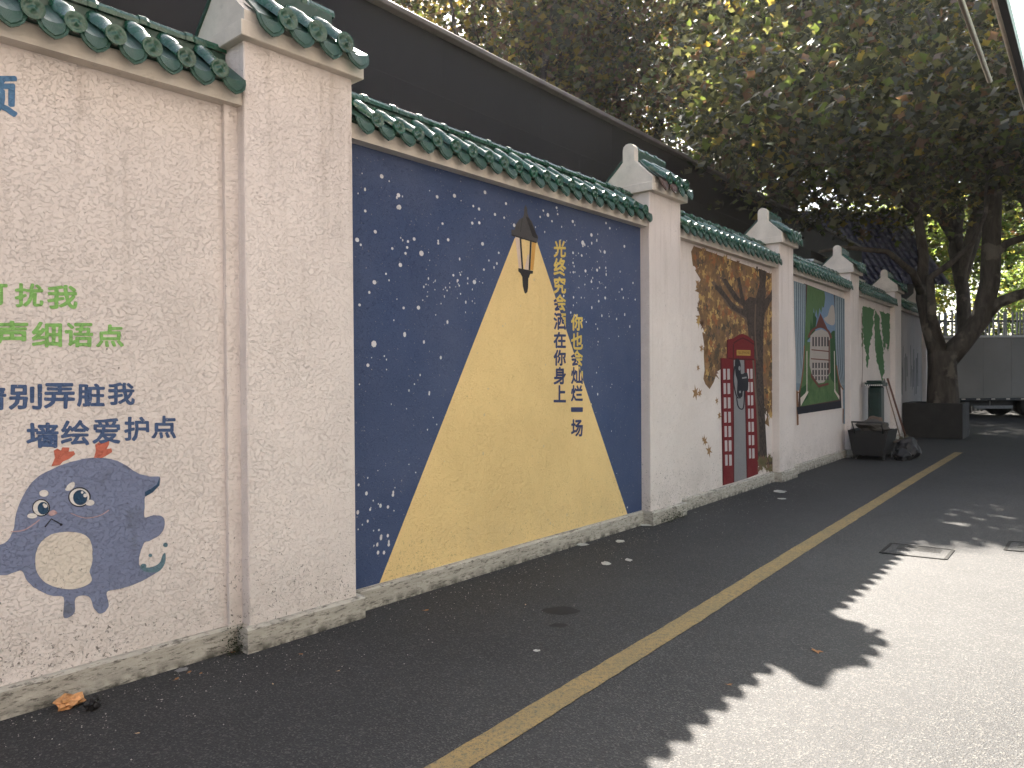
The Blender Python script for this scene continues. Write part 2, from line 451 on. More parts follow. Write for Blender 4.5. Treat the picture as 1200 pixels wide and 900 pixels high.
def wobbly_box(bm, x0, x1, y0, y1, z0, z1, step=.12, amp=.006, bev=.012):
    """long block with an uneven front face and arris"""
    n = max(2, int((x1-x0)/step)); rings = []
    for i in range(n+1):
        x = x0+(x1-x0)*i/n
        q = lambda s: amp*pnoise(Vector((x*3, s*7.3, x0)))
        prof = [(y0+q(1), z0), (y0+q(2), z1-bev+q(3)*.6), (y0+bev+q(2), z1+q(3)*.6), (y1, z1+q(4)*.3), (y1, z0)]
        rings.append([bm.verts.new((x, y, z)) for y, z in prof])
    for a, b in zip(rings, rings[1:]):
        for k in range(5): bm.faces.new((a[k], b[k], b[(k+1) % 5], a[(k+1) % 5]))
    bm.faces.new(rings[0][::-1]); bm.faces.new(rings[-1])
    bmesh.ops.recalc_face_normals(bm, faces=bm.faces); return bm
for key in 'ABCDEF':
    f = FR[key]; Lb = LEN[key]
    bm = bmesh.new(); box(bm, 0, Lb, 0, .24, -.1, ZC+.05)
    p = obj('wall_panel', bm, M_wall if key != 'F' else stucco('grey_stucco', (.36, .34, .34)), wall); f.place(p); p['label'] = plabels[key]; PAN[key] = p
    x0, x1 = .30, Lb-.27
    if key == 'B': x0, x1 = .34, Lb-.31
    if key == 'A': x1 = Lb-.34
    if key == 'A': x0 = 0
    obj('plinth', wobbly_box(bmesh.new(), x0, x1, -.042, -.001, -.05, .134), M_conc, p)
    if key == 'A':
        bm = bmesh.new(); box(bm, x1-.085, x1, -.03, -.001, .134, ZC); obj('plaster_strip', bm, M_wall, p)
    obj('cornice', wobbly_box(bmesh.new(), x0, x1, -.082, .322, ZC, ZC+.095, amp=.003, bev=.005), M_plaster, p)
    # bed under the tiles
    bm = extrude_profile(bmesh.new(), [(-.075, ZC+.095), (-.1, ZC+.105), (.09, ZC+.255), (.09, ZC+.32), (.15, ZC+.32), (.15, ZC+.255), (.34, ZC+.105), (.31, ZC+.095)], x0, x1)
    obj('roof_bed', bm, M_greenbed, p)
    n = max(3, round((x1-x0)/.170)); pt = (x1-x0)/n
    ye, ze = -.125, ZC+.115
    for i in range(n+1):
        x = x0+pt*i
        if 0 < i < n:
            share('cover_tile', ME_cover, p, (x+jit(.004), ye-.012+jit(.004), ze+.012+jit(.002)), (jit(.05), jit(.09), jit(.06)))
        if i < n: share('drip_tile', ME_drip, p, (x+pt/2+jit(.003), ye+jit(.003), ze-.006+jit(.003)), (jit(.04), jit(.04), jit(.03)), (pt/.172, 1, 1))
    nr = max(2, round((x1-x0)/.235))
    for i in range(nr):
        share('ridge_tile', ME_ridge, p, (x0+(x1-x0)*i/nr, .12, ZC+.322+jit(.002)), (0, jit(.012), jit(.012)), ((x1-x0)/nr/.235, 1, 1))

# --- pillars
pl = ['broad white pillar between the lettered panel and the starry panel', 'white pillar between the starry panel and the autumn tree panel',
      'white pillar between the autumn tree panel and the painted window', 'narrow looking pillar between the painted window and the vine panel',
      'pillar beyond the vine panel', 'shaded last pillar beside the big tree']
for i in range(1, 7):
    ks = 'ABCDEF'
    h = {1: (hA+hB)/2, 2: hB*.6+hC*.4, 3: hC*.5+hD*.5, 4: hD*.5+hE*.5, 5: hE, 6: hF}[i]
    P = J[i]; f = Frame(P, h)
    w = {1: .352, 2: .33, 3: .30, 4: .31, 5: .34, 6: .34}[i]; yo = -.10
    bm = bmesh.new(); box(bm, -w, w, yo, .34, -.1, ZP+.02, bev=.006)
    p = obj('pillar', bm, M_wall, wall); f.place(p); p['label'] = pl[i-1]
    bm = wobbly_box(bmesh.new(), -w-.035, w+.035, yo-.042, .25, -.05, .134, amp=.006); obj('plinth', bm, M_conc, p)
    bm = bmesh.new(); box(bm, -w-.045, w+.045, yo-.06, .40, ZP, ZP+.085, bev=.004); obj('cornice', bm, M_plaster, p)
    z0 = ZP+.085
    prof = [(yo-.045, z0), (yo-.045, z0+.06), (yo-.0, z0+.10), (.0, z0+.19), (.035, z0+.225), (.055, z0+.245), (.055, z0+.36), (.065, z0+.395), (.09, z0+.415), (.12, z0+.42),
            (.15, z0+.415), (.175, z0+.395), (.185, z0+.36), (.185, z0+.245), (.24, z0+.19), (.34, z0+.10), (.385, z0+.06), (.385, z0)]
    bm = extrude_profile(bmesh.new(), prof, -w-.02, -w+.06)
    prof2 = [(y, z) for y, z in prof if z < z0+.25]; extrude_profile(bm, prof2, -w+.06, w-.02)
    extrude_profile(bm, [(.07, z0+.24), (.07, z0+.34), (.17, z0+.34), (.17, z0+.24)], -w+.06, w-.04)
    obj('gable_cap', bm, M_plaster, p)
    # green bed
    bm = extrude_profile(bmesh.new(), [(yo-.05, z0+.07), (-.005, z0+.205), (.05, z0+.265), (.05, z0+.25), (-.005, z0+.18), (yo-.05, z0+.05)], -w+.0605, w+.02)
    extrude_profile(bm, [(.395, z0+.07), (.345, z0+.125), (.245, z0+.215), (.19, z0+.265), (.19, z0+.25), (.235, z0+.195), (.335, z0+.105), (.388, z0+.05)], -w-.03, w+.02)
    extrude_profile(bm, [(.055, z0+.24), (.055, z0+.345), (.185, z0+.345), (.185, z0+.24)], -w+.0605, w-.03)
    obj('roof_bed', bm, M_greenbed, p)
    c0 = -w-.0; c1 = w+.05; nt_ = 4; pt = (c1-c0)/nt_
    ye, ze = yo-.105, z0+.03
    for k in range(nt_+1):
        x = c0+pt*k
        if 0 < k < nt_:
            o = share('cover_tile', ME_pcover, p, (x, ye-.015, ze+.018+jit(.003)), (jit(.04), jit(.06), jit(.05)))
        if k < nt_: 
            o = share('drip_tile', ME_pdrip, p, (x+pt/2, ye, ze+jit(.004)), (jit(.04), jit(.05), jit(.05)), (pt/.2*1.0, 1, 1))
        if i == 2 and k in (0, 1):
            o.data = o.data.copy(); o.data.materials[0] = M_faded; o['label'] = 'worn drip tile with its green glaze gone reddish'
    nr = 3
    for k in range(nr):
        share('ridge_tile', ME_pridge, p, (-w+.062+(2*w-.09)*k/nr, .12, z0+.346), (0, jit(.015), jit(.015)))

# ================================================================== MURALS
LAYER = [0]
def to_local(fr, pts): return [fr.loc(x, y) for x, y in pts]
def paint(key, name, polys, mat, layer, parent=None, local=False, wob=0.0):
    """paint film on the wall face: flat print with the wall's own relief"""
    fr = FR[key]; bm = bmesh.new()
    for poly in polys:
        q = poly if local else to_local(fr, poly)
        if wob:
            rr = []
            for a, b in zip(q, q[1:]+q[:1]):
                n = max(1, int(math.dist(a, b)/.02))
                for k in range(n):
                    x, z = a[0]+(b[0]-a[0])*k/n, a[1]+(b[1]-a[1])*k/n
                    rr.append((x+wob*pnoise(Vector((x*40, 3, z*40))), z+wob*pnoise(Vector((x*40, 9, z*40)))))
            q = rr
        try: bm.faces.new([bm.verts.new((x, -(.0008+.0007*layer), z)) for x, z in q])
        except ValueError: pass
    for f in bm.faces: f.normal_update()
    bmesh.ops.triangulate(bm, faces=bm.faces[:], quad_method='BEAUTY', ngon_method='EAR_CLIP')
    for f in bm.faces:
        f.normal_update()
        if f.normal.y > 0: f.normal_flip()
    return obj(name, bm, mat, parent or PAN[key])
def smooth(pts, closed=True, n=4):
    out = []; m = len(pts); rng = range(m if closed else m-1)
    for i in rng:
        p0, p1, p2, p3 = (pts[(i+d) % m] if closed else pts[max(0, min(m-1, i+d))] for d in (-1, 0, 1, 2))
        for k in range(n):
            t = k/n; t2, t3 = t*t, t*t*t
            out.append(tuple(.5*((2*p1[j])+(-p0[j]+p2[j])*t+(2*p0[j]-5*p1[j]+4*p2[j]-p3[j])*t2+(-p0[j]+3*p1[j]-3*p2[j]+p3[j])*t3) for j in (0, 1)))
    if not closed: out.append(pts[-1])
    return out
def ell(cx, cy, rx, ry, n=16): return [(cx+rx*math.cos(2*math.pi*k/n), cy+ry*math.sin(2*math.pi*k/n)) for k in range(n)]
def stroke(pts, w):
    l, r = [], []
    for i, p in enumerate(pts):
        a, b = pts[max(i-1, 0)], pts[min(i+1, len(pts)-1)]
        d = math.dist(a, b) or 1; nx, ny = -(b[1]-a[1])/d, (b[0]-a[0])/d
        ww = w[i] if isinstance(w, (list, tuple)) else w
        l.append((p[0]+nx*ww/2, p[1]+ny*ww/2)); r.append((p[0]-nx*ww/2, p[1]-ny*ww/2))
    return l+r[::-1]
def crop(ox, oy, s):
    return lambda pts: [(ox+x/s, oy+y/s) for x, y in pts]
def lettering(key, rows, mat, layer, name='lettering', weight=.031):
    """rows: list of (character, x0, x1, y0, y1) in survey pixels; glyphs come from Blender's own font"""
    fr = FR[key]; bmA = bmesh.new()
    for ch, x0, x1, y0, y1 in rows:
        cu = bpy.data.curves.new('glyph', 'FONT'); cu.body = ch; cu.size = 1; cu.offset = 0; cu.resolution_u = 3
        oo = bpy.data.objects.new('glyph', cu); C.objects.link(oo)
        dg = bpy.context.evaluated_depsgraph_get(); me = bpy.data.meshes.new_from_object(oo.evaluated_get(dg))
        bpy.data.objects.remove(oo); bpy.data.curves.remove(cu)
        co = np.array([v.co[:] for v in me.vertices])
        if len(co) == 0: continue
        mn, mx_ = co.min(0), co.max(0)
        q = [fr.loc(x0, y0), fr.loc(x1, y0), fr.loc(x1, y1), fr.loc(x0, y1)]
        vs = []
        for c in co:
            u = (c[0]-mn[0])/max(1e-6, mx_[0]-mn[0]); v = 1-(c[1]-mn[1])/max(1e-6, mx_[1]-mn[1])
            X = (1-v)*((1-u)*q[0][0]+u*q[1][0])+v*((1-u)*q[3][0]+u*q[2][0]); Z = (1-v)*((1-u)*q[0][1]+u*q[1][1])+v*((1-u)*q[3][1]+u*q[2][1])
            X += .003*pnoise(Vector((X*50, 1, Z*50))); Z += .003*pnoise(Vector((X*50, 7, Z*50)))
            vs.append((X, -(.0008+.0007*layer), Z))
        sx = (q[1][0]-q[0][0])*weight; nc = 8        # thicken the strokes: the brush goes round each one
        for c_ in range(nc+1):
            ox, oz = (0, 0) if c_ == nc else (sx*math.cos(2*math.pi*c_/nc), sx*math.sin(2*math.pi*c_/nc))
            v2 = [bmA.verts.new((v[0]+ox, v[1]-c_*.00006, v[2]+oz)) for v in vs]
            for pgn in me.polygons:
                try:
                    fc_ = bmA.faces.new([v2[i] for i in pgn.vertices]); fc_.normal_update()
                    if fc_.normal.y > 0: fc_.normal_flip()
                except ValueError: pass
        bpy.data.meshes.remove(me)
    return obj(name, bmA, mat, PAN[key])

# ---- panel A: lettering and creature
P_green = stucco('paint_green', (.25, .50, .15), .6, fade=.7); P_blue = stucco('paint_navy', (.075, .12, .24), .6, fade=.7); P_steel = stucco('paint_steel_blue', (.10, .21, .37), .6)
o = lettering('A', [('烦', -40, 19, 88, 136)], P_steel, 1); o['label'] = 'steel blue painted character cut off at the left edge'
o = lettering('A', [('打', -20, 8, 331, 357), ('扰', 18, 50, 333, 359), ('我', 56, 90, 335, 361)], P_green, 1); o['label'] = 'upper line of light green lettering'
o = lettering('A', [('声', -6, 32, 377, 405), ('细', 38, 72, 378, 406), ('语', 77, 108, 379, 406), ('点', 113, 144, 381, 406), ('轻', -46, -12, 376, 404)], P_green, 1); o['label'] = 'lower line of light green lettering'
o = lettering('A', [('请', -30, 6, 453, 480), ('别', 11, 48, 451, 479), ('弄', 52, 87, 450, 478), ('脏', 91, 122, 450, 476), ('我', 127, 157, 449, 474)], P_blue, 1); o['label'] = 'upper line of navy blue lettering'
o = lettering('A', [('墙', 32, 68, 496, 524), ('绘', 72, 104, 493, 521), ('爱', 109, 140, 491, 519), ('护', 146, 174, 489, 516), ('点', 178, 206, 488, 513)], P_blue, 1); o['label'] = 'lower line of navy blue lettering above the creature'
k = crop(0, 520, 4)
body = [(330, 85), (440, 65), (520, 72), (580, 95), (640, 135), (700, 153), (748, 155), (745, 195), (715, 225), (680, 248), (678, 300), (678, 345), (720, 335), (765, 345), (770, 390), (745, 430), (700, 455), (675, 465), (655, 520), (655, 575), (700, 580), (745, 560), (762, 520), (775, 515), (772, 560), (740, 600), (640, 655), (560, 680), (500, 695), (510, 750), (495, 785), (465, 795), (440, 770), (415, 715), (355, 722), (350, 790), (310, 818), (295, 800), (298, 720), (240, 712), (170, 680), (125, 640), (100, 595), (60, 605), (20, 615), (-60, 600), (-70, 500), (20, 465), (60, 410), (75, 330), (100, 260), (150, 180), (220, 130)]
def mottled(c1, c2, sc=6):
    def e(t): return t.mix(t.ramp(t.noise(sc, 4, .6), .56, .70, 0, .75), c1, c2)
    return e
P_crea = stucco('paint_creature_blue', (.2, .25, .4), .7, expr=mottled((.20, .23, .35), (.13, .145, .19)))
o = paint('A', 'painted_creature', [k(smooth(body))], P_crea, 1, wob=.002); CR = o
o['label'] = 'painted round blue creature with small coral horns and a pale belly'
P_cream = stucco('paint_cream', (.70, .63, .55), .9); P_ink = stucco('paint_ink', (.02, .022, .03), 0); P_coral = stucco('paint_coral', (.55, .16, .11), .6)
P_deep = stucco('paint_deep_blue', (.03, .07, .13), .2); P_teal = stucco('paint_teal', (.13, .22, .27), .5); P_pwhite = stucco('paint_white', (.74, .70, .67), .2)
paint('A', 'belly_patch', [k(smooth([(240, 425), (320, 412), (390, 425), (425, 460), (433, 540), (420, 600), (430, 640), (400, 665), (340, 682), (260, 672), (200, 640), (170, 590), (165, 530), (185, 470)]))], P_cream, 2, wob=.002)
paint('A', 'painted_horn', [k([(240, 105), (258, 65), (250, 32), (268, 22), (285, 32), (292, 16), (325, 18), (322, 38), (345, 35), (352, 50), (325, 70), (295, 82), (280, 100)])], P_coral, 1.5, wob=.003)
paint('A', 'painted_horn', [k([(438, 68), (448, 35), (445, 5), (470, -12), (510, -18), (512, 0), (498, 25), (520, 22), (525, 38), (498, 55), (478, 66)])], P_coral, 1.5, wob=.003)
paint('A', 'ear_tip', [k([(748, 155), (747, 195), (715, 228), (680, 248), (678, 226), (705, 212), (735, 190)])], P_deep, 2)
paint('A', 'eye_outline', [k(ell(192, 300, 42, 41, 22)), k(ell(372, 250, 53, 47, 24))], P_ink, 2)
paint('A', 'eye_white', [k(ell(191, 300, 37, 36, 22)), k(ell(371, 250, 47, 41, 24)), k(ell(205, 232, 22, 16)), k(smooth([(305, 215), (320, 190), (345, 178), (348, 200), (325, 220)])), k(ell(150, 338, 24, 12)), k(ell(420, 276, 22, 14))], P_pwhite, 2.6)
paint('A', 'eye_pupil', [k(ell(201, 302, 26, 30)), k(ell(375, 252, 34, 36))], P_deep, 3.2)
paint('A', 'eye_glint', [k(ell(212, 292, 9, 9)), k(ell(398, 242, 9, 9)), k(ell(205, 285, 6, 6)), k(ell(384, 228, 6, 6))], P_pwhite, 4)
paint('A', 'painted_mouth', [k(stroke([(210, 390), (240, 352), (290, 380)], 7)), k(ell(286, 379, 7, 6))], P_ink, 2)
P_blush = stucco('paint_blush', (.50, .34, .34), .3)
paint('A', 'blush_mark', [k(smooth([(225, 325), (250, 310), (268, 325), (240, 338)])), k(stroke(smooth([(50, 412), (110, 405), (160, 375), (185, 355)], False), 5)), k(stroke(smooth([(330, 325), (400, 348), (470, 335), (510, 310)], False), 4))], P_blush, 2)
paint('A', 'tail_tip', [k(smooth([(655, 575), (700, 580), (745, 560), (762, 520), (775, 515), (772, 560), (740, 600), (680, 600)])), k(ell(775, 474, 11, 11)), k(ell(704, 523, 9, 8)), k(ell(672, 572, 14, 10))], P_teal, 2)

# ---- panel B: night sky, cone, lamp
fB = FR['B']
xl = .33; xr = fB.loc(751.5, 400)[0]
P_night = stucco('paint_night_blue', (.07, .09, .2), .0, 1.05, expr=lambda t: t.mix(t.ramp(t.noise(.9, 5, .6), .35, .68), (.048, .076, .165), (.080, .105, .19)), fade=.8)
paint('B', 'painted_sky', [[(xl, .136), (xr, .136), (xr, ZC), (xl, ZC)]], P_night, 0, local=True)
a0 = fB.loc(603, 279); a1 = fB.loc(445.5, 681); b0 = fB.loc(629, 283); b1 = fB.loc(735, 602)
ext = lambda p, q, z: (p[0]+(q[0]-p[0])*(z-p[1])/(q[1]-p[1]), z)
P_cone = stucco('paint_lamplight_yellow', (.80, .59, .275), .45, 1.0, fade=.3)
paint('B', 'light_cone', [[a0, ext(a0, a1, .136), ext(b0, b1, .136), b0]], P_cone, 1, local=True)
def two_tone(t):      # lettering is yellow on the sky and navy where it crosses the yellow cone
    tc = t.n('TexCoord').outputs['Object']; s = t.n('SeparateXYZ'); t.l(tc, s.inputs[0])
    sl = (b1[0]-b0[0])/(b1[1]-b0[1])
    edge = t.math('ADD', t.math('MULTIPLY', t.math('SUBTRACT', s.outputs[2], b0[1]), sl), b0[0])
    m = t.math('LESS_THAN', s.outputs[0], edge)
    return t.mix(m, (.66, .50, .14), (.05, .065, .15))
P_two = stucco('paint_lettering', (.6, .5, .1), .2, expr=two_tone)
col1 = [('光', 282, 301), ('终', 303, 323), ('究', 325, 343.5), ('会', 345.5, 364), ('洒', 367, 386), ('在', 389.5, 407.5), ('你', 410.5, 428), ('身', 430.5, 450), ('上', 452, 471)]
col2 = [('你', 368.5, 387), ('也', 390, 409), ('会', 411, 428.5), ('灿', 430.5, 449.5), ('烂', 452, 470), ('一', 478, 482), ('场', 492, 511)]
o = lettering('B', [(c, 648.8, 662.5, y0, y1) for c, y0, y1 in col1], P_two, 3, weight=.030); o['label'] = 'longer left column of vertical lettering'
o = lettering('B', [(c, 669.2, 682.3, y0, y1) for c, y0, y1 in col2], P_two, 3, weight=.030); o['label'] = 'shorter right column of vertical lettering'
k = crop(400, 80, 3.158)
st = [(149, 400, 6), (211, 470, 6), (214, 514, 7), (354, 476, 5), (418, 472, 6), (531, 459, 6), (488, 510, 4), (509, 521, 5), (609, 501, 5), (568, 541, 5), (602, 553, 4), (639, 581, 6), (484, 573, 5), (510, 572, 5), (374, 575, 4), (125, 605, 5), (88, 528, 4), (58, 635, 6), (26, 620, 4), (269, 632, 5), (246, 641, 4), (243, 663, 4), (188, 667, 4), (296, 685, 8), (237, 685, 4), (395, 635, 5), (358, 648, 4), (522, 650, 6), (218, 728, 6), (122, 792, 6), (582, 683, 4), (492, 791, 7), (430, 785, 4), (414, 766, 4), (527, 745, 4), (285, 886, 6), (230, 887, 4), (38, 868, 5), (67, 876, 4), (764, 543, 7), (796, 516, 5), (800, 540, 4), (856, 567, 6), (979, 573, 5), (993, 592, 5), (925, 617, 7), (893, 646, 9), (1047, 659, 6), (974, 680, 7), (889, 693, 5), (903, 750, 6), (946, 747, 6), (955, 738, 4), (925, 790, 5), (976, 850, 6), (1038, 818, 5), (1087, 856, 4), (857, 683, 5), (747, 527, 4), (779, 566, 4), (857, 720, 4), (952, 862, 5)]
polys = []
for x, y, r in st:
    cx, cz = fB.loc(400+x/3.158, 80+y/3.158); dd = .0024*r; polys.append(ell(cx, cz, dd*1.1, dd, 8))
random.seed(3)
def star(px, py, r):
    cx, cz = fB.loc(px, py); polys.append(ell(cx, cz, r, r*random.uniform(.9, 1.6), 7))
for q in range(150):
    px, py = random.uniform(412, 749), random.uniform(200, 640)
    star(px, py, random.choice((.004, .005, .006, .008, .010)))
for q in range(70): star(random.gauss(690, 18), random.gauss(330, 45), random.choice((.004, .005, .007, .010)))
for q in range(40): star(random.gauss(520, 30), random.gauss(335, 14), random.choice((.004, .005, .007)))
for q in range(26): star(random.uniform(412, 470), random.uniform(560, 660), random.choice((.005, .008, .011)))
for px, py, r in ((438, 403, .022), (431, 428, .013), (474, 392, .013), (466, 243, .012)): star(px, py, r)
# stars lying on the sky
insky = [p for p in polys if p[0][1] < ZC-.03 and p[0][1] > .2 and p[0][0] < xr-.03 and p[0][0] > xl+.03]
def in_cone(p):
    x, z = p[0]; return ext(a0, a1, z)[0]-.03 < x < ext(b0, b1, z)[0]+.03 and z < a0[1]+.05
o = paint('B', 'star_pattern', [p for p in insky if not in_cone(p)], stucco('paint_star_white', (.66, .66, .68), 0), 1, local=True); o['kind'] = 'stuff'
o = paint('B', 'paint_fleck', [p for p in insky if in_cone(p)][:40], stucco('paint_fleck_pale', (.66, .52, .30), 0), 2, local=True); o['kind'] = 'stuff'
k = crop(590, 230, 6.92)
P_lamp = stucco('paint_lamp_grey', (.075, .072, .075), .0); P_lampd = stucco('paint_lamp_dark', (.035, .035, .037), 0); P_glow = stucco('paint_lamp_glass', (.66, .52, .42), 0); P_or = stucco('paint_lamp_orange', (.62, .34, .09), 0)
o = paint('B', 'lamp_head', [k([(178, 68), (190, 100), (192, 140), (205, 175), (228, 205), (248, 255), (262, 300), (278, 325), (278, 345), (268, 372), (62, 308), (62, 270), (88, 272), (100, 225), (125, 190), (158, 170), (165, 140), (166, 100)])], P_lamp, 3); o['label'] = 'painted dark grey street lamp head with finial'
paint('B', 'lamp_shade_line', [k([(62, 308), (268, 372), (266, 382), (64, 320)]), k(stroke([(150, 180), (135, 290)], 4)), k(stroke([(205, 185), (232, 320)], 4)), k([(178, 165), (205, 176), (262, 300), (278, 345), (236, 330)])], P_lampd, 3.7)
paint('B', 'lamp_glass', [k([(92, 322), (128, 334), (146, 586), (122, 582)]), k([(192, 480), (206, 470), (203, 598), (168, 594)])], P_glow, 3)
paint('B', 'lamp_glass', [k([(232, 365), (262, 374), (240, 600), (216, 596)])], P_or, 3)
paint('B', 'lamp_bar', [k(stroke([(134, 335), (152, 590)], 14)), k(stroke([(220, 360), (208, 598)], 14))], P_lampd, 3.5)
paint('B', 'lamp_base', [k([(118, 583), (238, 605), (236, 628), (215, 630), (205, 660), (200, 665), (198, 740), (192, 775), (180, 790), (168, 782), (155, 730), (150, 655), (135, 625), (118, 608)])], P_lampd, 3)

# ---- panel C: autumn tree and telephone box
fC = FR['C']; random.seed(11)
cols = [stucco('paint_leaf_tan', (.33, .20, .10), 0), stucco('paint_leaf_gold', (.50, .33, .13), 0), stucco('paint_leaf_brown', (.20, .12, .08), 0), stucco('paint_leaf_umber', (.10, .078, .055), 0), stucco('paint_leaf_rust', (.30, .13, .06), 0)]
k = crop(800, 280, 5.625)
base = [(78, 48), (340, 145), (606, 238), (606, 600), (608, 860), (600, 1130), (560, 1200), (530, 1100), (500, 700), (300, 640), (290, 780), (180, 960), (145, 890), (150, 770), (140, 590), (100, 540), (95, 440), (120, 395), (92, 350), (100, 220), (75, 150)]
jag = []
for i, (p, q) in enumerate(zip(base, base[1:]+base[:1])):
    n = max(1, int(math.dist(p, q)/26))
    for s in range(n):
        am = 0 if i < 2 else 22
        jag.append((min(607, p[0]+(q[0]-p[0])*s/n+random.uniform(-am, am)), p[1]+(q[1]-p[1])*s/n+random.uniform(-am*2, am*2)))
paint('C', 'painted_foliage', [k(jag)], stucco('paint_foliage_ground', (.2, .12, .07), 0, expr=lambda t: t.mix(t.ramp(t.noise(9, 5, .7, dist=1), .35, .65), (.13, .085, .055), (.27, .16, .075))), 0)
def inside(p, poly):
    x, y = p; c = False
    for (x1, y1), (x2, y2) in zip(poly, poly[1:]+poly[:1]):
        if (y1 > y) != (y2 > y) and x < (x2-x1)*(y-y1)/(y2-y1)+x1: c = not c
    return c
def leafshape(cx, cy, r, ang=0):
    out = []
    for i in range(10):
        a = ang+math.pi*2*i/10; rr = r*(1 if i % 2 == 0 else .42)*random.uniform(.7, 1.2)
        out.append((cx+rr*math.cos(a)*.62, cy+rr*math.sin(a)*1.5))
    return out
sets = [[] for _ in cols]
for q in range(900):
    p = (random.uniform(60, 605), random.uniform(60, 1180))
    if inside(p, base) and p[0] < 592:
        ci = 3 if pnoise(Vector((p[0]*.011, p[1]*.009, 4))) > .22 and random.random() < .8 else random.choices(range(5), (3, 4, 2, 1, 2))[0]
        sets[ci].append(k(leafshape(p[0], p[1], random.uniform(10, 30), random.gauss(0, .25))))
for ci, s in enumerate(sets):
    o = paint('C', 'painted_leaf_cluster', s, cols[ci], 1+.3*ci); o['kind'] = 'stuff'
P_tr = stucco('paint_trunk', (.07, .055, .05), 0, expr=lambda t: t.mix(t.ramp(t.noise(14, 5, .7, dist=2), .42, .6), (.085, .065, .055), (.035, .028, .027)))
trunk = [(500, 195), (552, 215), (545, 300), (540, 400), (575, 360), (602, 290), (606, 370), (570, 430), (540, 490), (530, 600), (528, 900), (548, 1300), (556, 1440), (610, 1450), (600, 1490), (470, 1500), (480, 1400), (470, 900), (440, 700), (420, 520), (370, 490), (320, 460), (280, 400), (225, 340), (210, 330), (215, 300), (260, 330), (310, 400), (360, 455), (400, 465), (395, 440), (340, 400), (290, 320), (255, 260), (285, 262), (330, 330), (380, 400), (370, 330), (355, 260), (375, 250), (395, 350), (410, 410), (440, 380), (480, 390), (505, 300)]
P_tl = stucco('paint_limb', (.14, .10, .075), 0)
paint('C', 'painted_limb', [k(stroke(smooth([(440, 520), (385, 480), (320, 440), (275, 380), (225, 320), (195, 280)], False), [58-1.9*q_ for q_ in range(21)]))], P_tl, 2.6)
paint('C', 'painted_limb', [k(stroke(smooth([(400, 430), (340, 380), (290, 310), (250, 250)], False), [34-1.9*q_ for q_ in range(13)]))], P_tl, 2.7)
paint('C', 'painted_bark_highlight', [k(stroke(smooth([(455, 640), (470, 900), (490, 1150), (500, 1400)], False), 12)), k(stroke(smooth([(480, 430), (475, 600), (490, 800)], False), 9))], P_tl, 3.1)
o = paint('C', 'painted_trunk', [k(trunk)], P_tr, 2.8); o['label'] = 'painted dark tree trunk forking into limbs'
k = crop(830, 380, 4.5)
bush = [k(leafshape(random.uniform(262, 352), random.uniform(700, 772), random.uniform(10, 20), random.random())) for _ in range(60)]
o = paint('C', 'painted_bush', bush[:30], cols[2], 3.0); o['kind'] = 'stuff'; o = paint('C', 'painted_bush', bush[30:], stucco('paint_bush_olive', (.16, .14, .07), 0), 3.3); o['kind'] = 'stuff'
fl = [(815, 460, 8), (820, 461, 5), (843, 487, 5), (826, 517, 6), (831, 528, 7), (824, 515, 4), (840, 470, 4), (818, 431, 4), (822, 408, 5), (862, 497, 4)]
sh = []
for x, y, r in fl:
    out = []
    for i in range(12):
        a = 2*math.pi*i/12+.3; rr = r*(1 if i % 2 == 0 else .4)*random.uniform(.8, 1.2); out.append((x+rr*math.cos(a)*.55, y+rr*math.sin(a)*1.2))
    sh.append(out)
for s_ in sh: paint('C', 'painted_falling_leaf', [s_], cols[0], 1)
P_red = stucco('paint_box_red', (.17, .018, .022), .2); P_redd = stucco('paint_box_dark_red', (.085, .012, .014), 0); P_gl = stucco('paint_box_pane', (.52, .47, .47), .2); P_gy = stucco('paint_box_grey', (.25, .25, .26), .4); P_or2 = stucco('paint_sign_gold', (.45, .28, .07), 0)
o = paint('C', 'telephone_box_side', [k([(62, 178), (130, 180), (133, 834), (75, 850)])], P_red, 3); o['label'] = 'painted red telephone box, left glazed side'
o = paint('C', 'telephone_box_side', [k([(190, 182), (248, 182), (262, 790), (203, 812)])], P_red, 3); o['label'] = 'painted red telephone box, right glazed side'
paint('C', 'telephone_box_back', [k([(130, 181), (190, 182), (203, 812), (133, 834)])], P_gy, 2.9)
paint('C', 'telephone_box_edge', [k([(62, 178), (68, 178), (80, 848), (75, 850)]), k([(128, 181), (133, 181), (136, 833), (131, 834)]), k([(188, 182), (194, 182), (206, 811), (201, 812)]), k([(95, 178), (243, 180), (241, 190), (130, 188)])], P_redd, 3.5)
pn = []
for r in range(7):
    y = 235+75.5*r; s = 1.7*r
    for xa, xb in ((77, 90), (98, 112)): pn.append(k([(xa+s, y), (xb+s, y), (xb+s+1, y+56), (xa+s+1, y+58)]))
    y = 235+70*r
    for xa, xb in ((203, 214), (220, 232)): pn.append(k([(xa+s, y), (xb+s, y), (xb+s+1, y+51), (xa+s+1, y+53)]))
for q in pn: paint('C', 'painted_pane', [q], P_gl, 3.6)
o = paint('C', 'telephone_box_hood', [k([(95, 82), (130, 74), (155, 58), (178, 50), (205, 60), (240, 88), (241, 182), (95, 178)])], P_red, 4); o['label'] = 'painted red arched hood of the telephone box'
paint('C', 'hood_moulding', [k(stroke([(132, 100), (155, 84), (180, 72), (210, 86), (238, 106)], 7)), k([(95, 82), (100, 82), (100, 178), (95, 178)]), k([(128, 106), (134, 103), (134, 178), (128, 178)])], P_redd, 4.6)
paint('C', 'hood_sign', [k([(148, 135), (221, 137), (221, 166), (148, 164)])], P_or2, 4.6)
lettering('C', [(c, 830+(153+i*7.2)/4.5, 830+(158.5+i*7.2)/4.5, 380+144/4.5, 380+157/4.5) for i, c in enumerate('TELEPHONE')], stucco('paint_sign_brown', (.10, .05, .02), 0), 5.5, weight=.01)
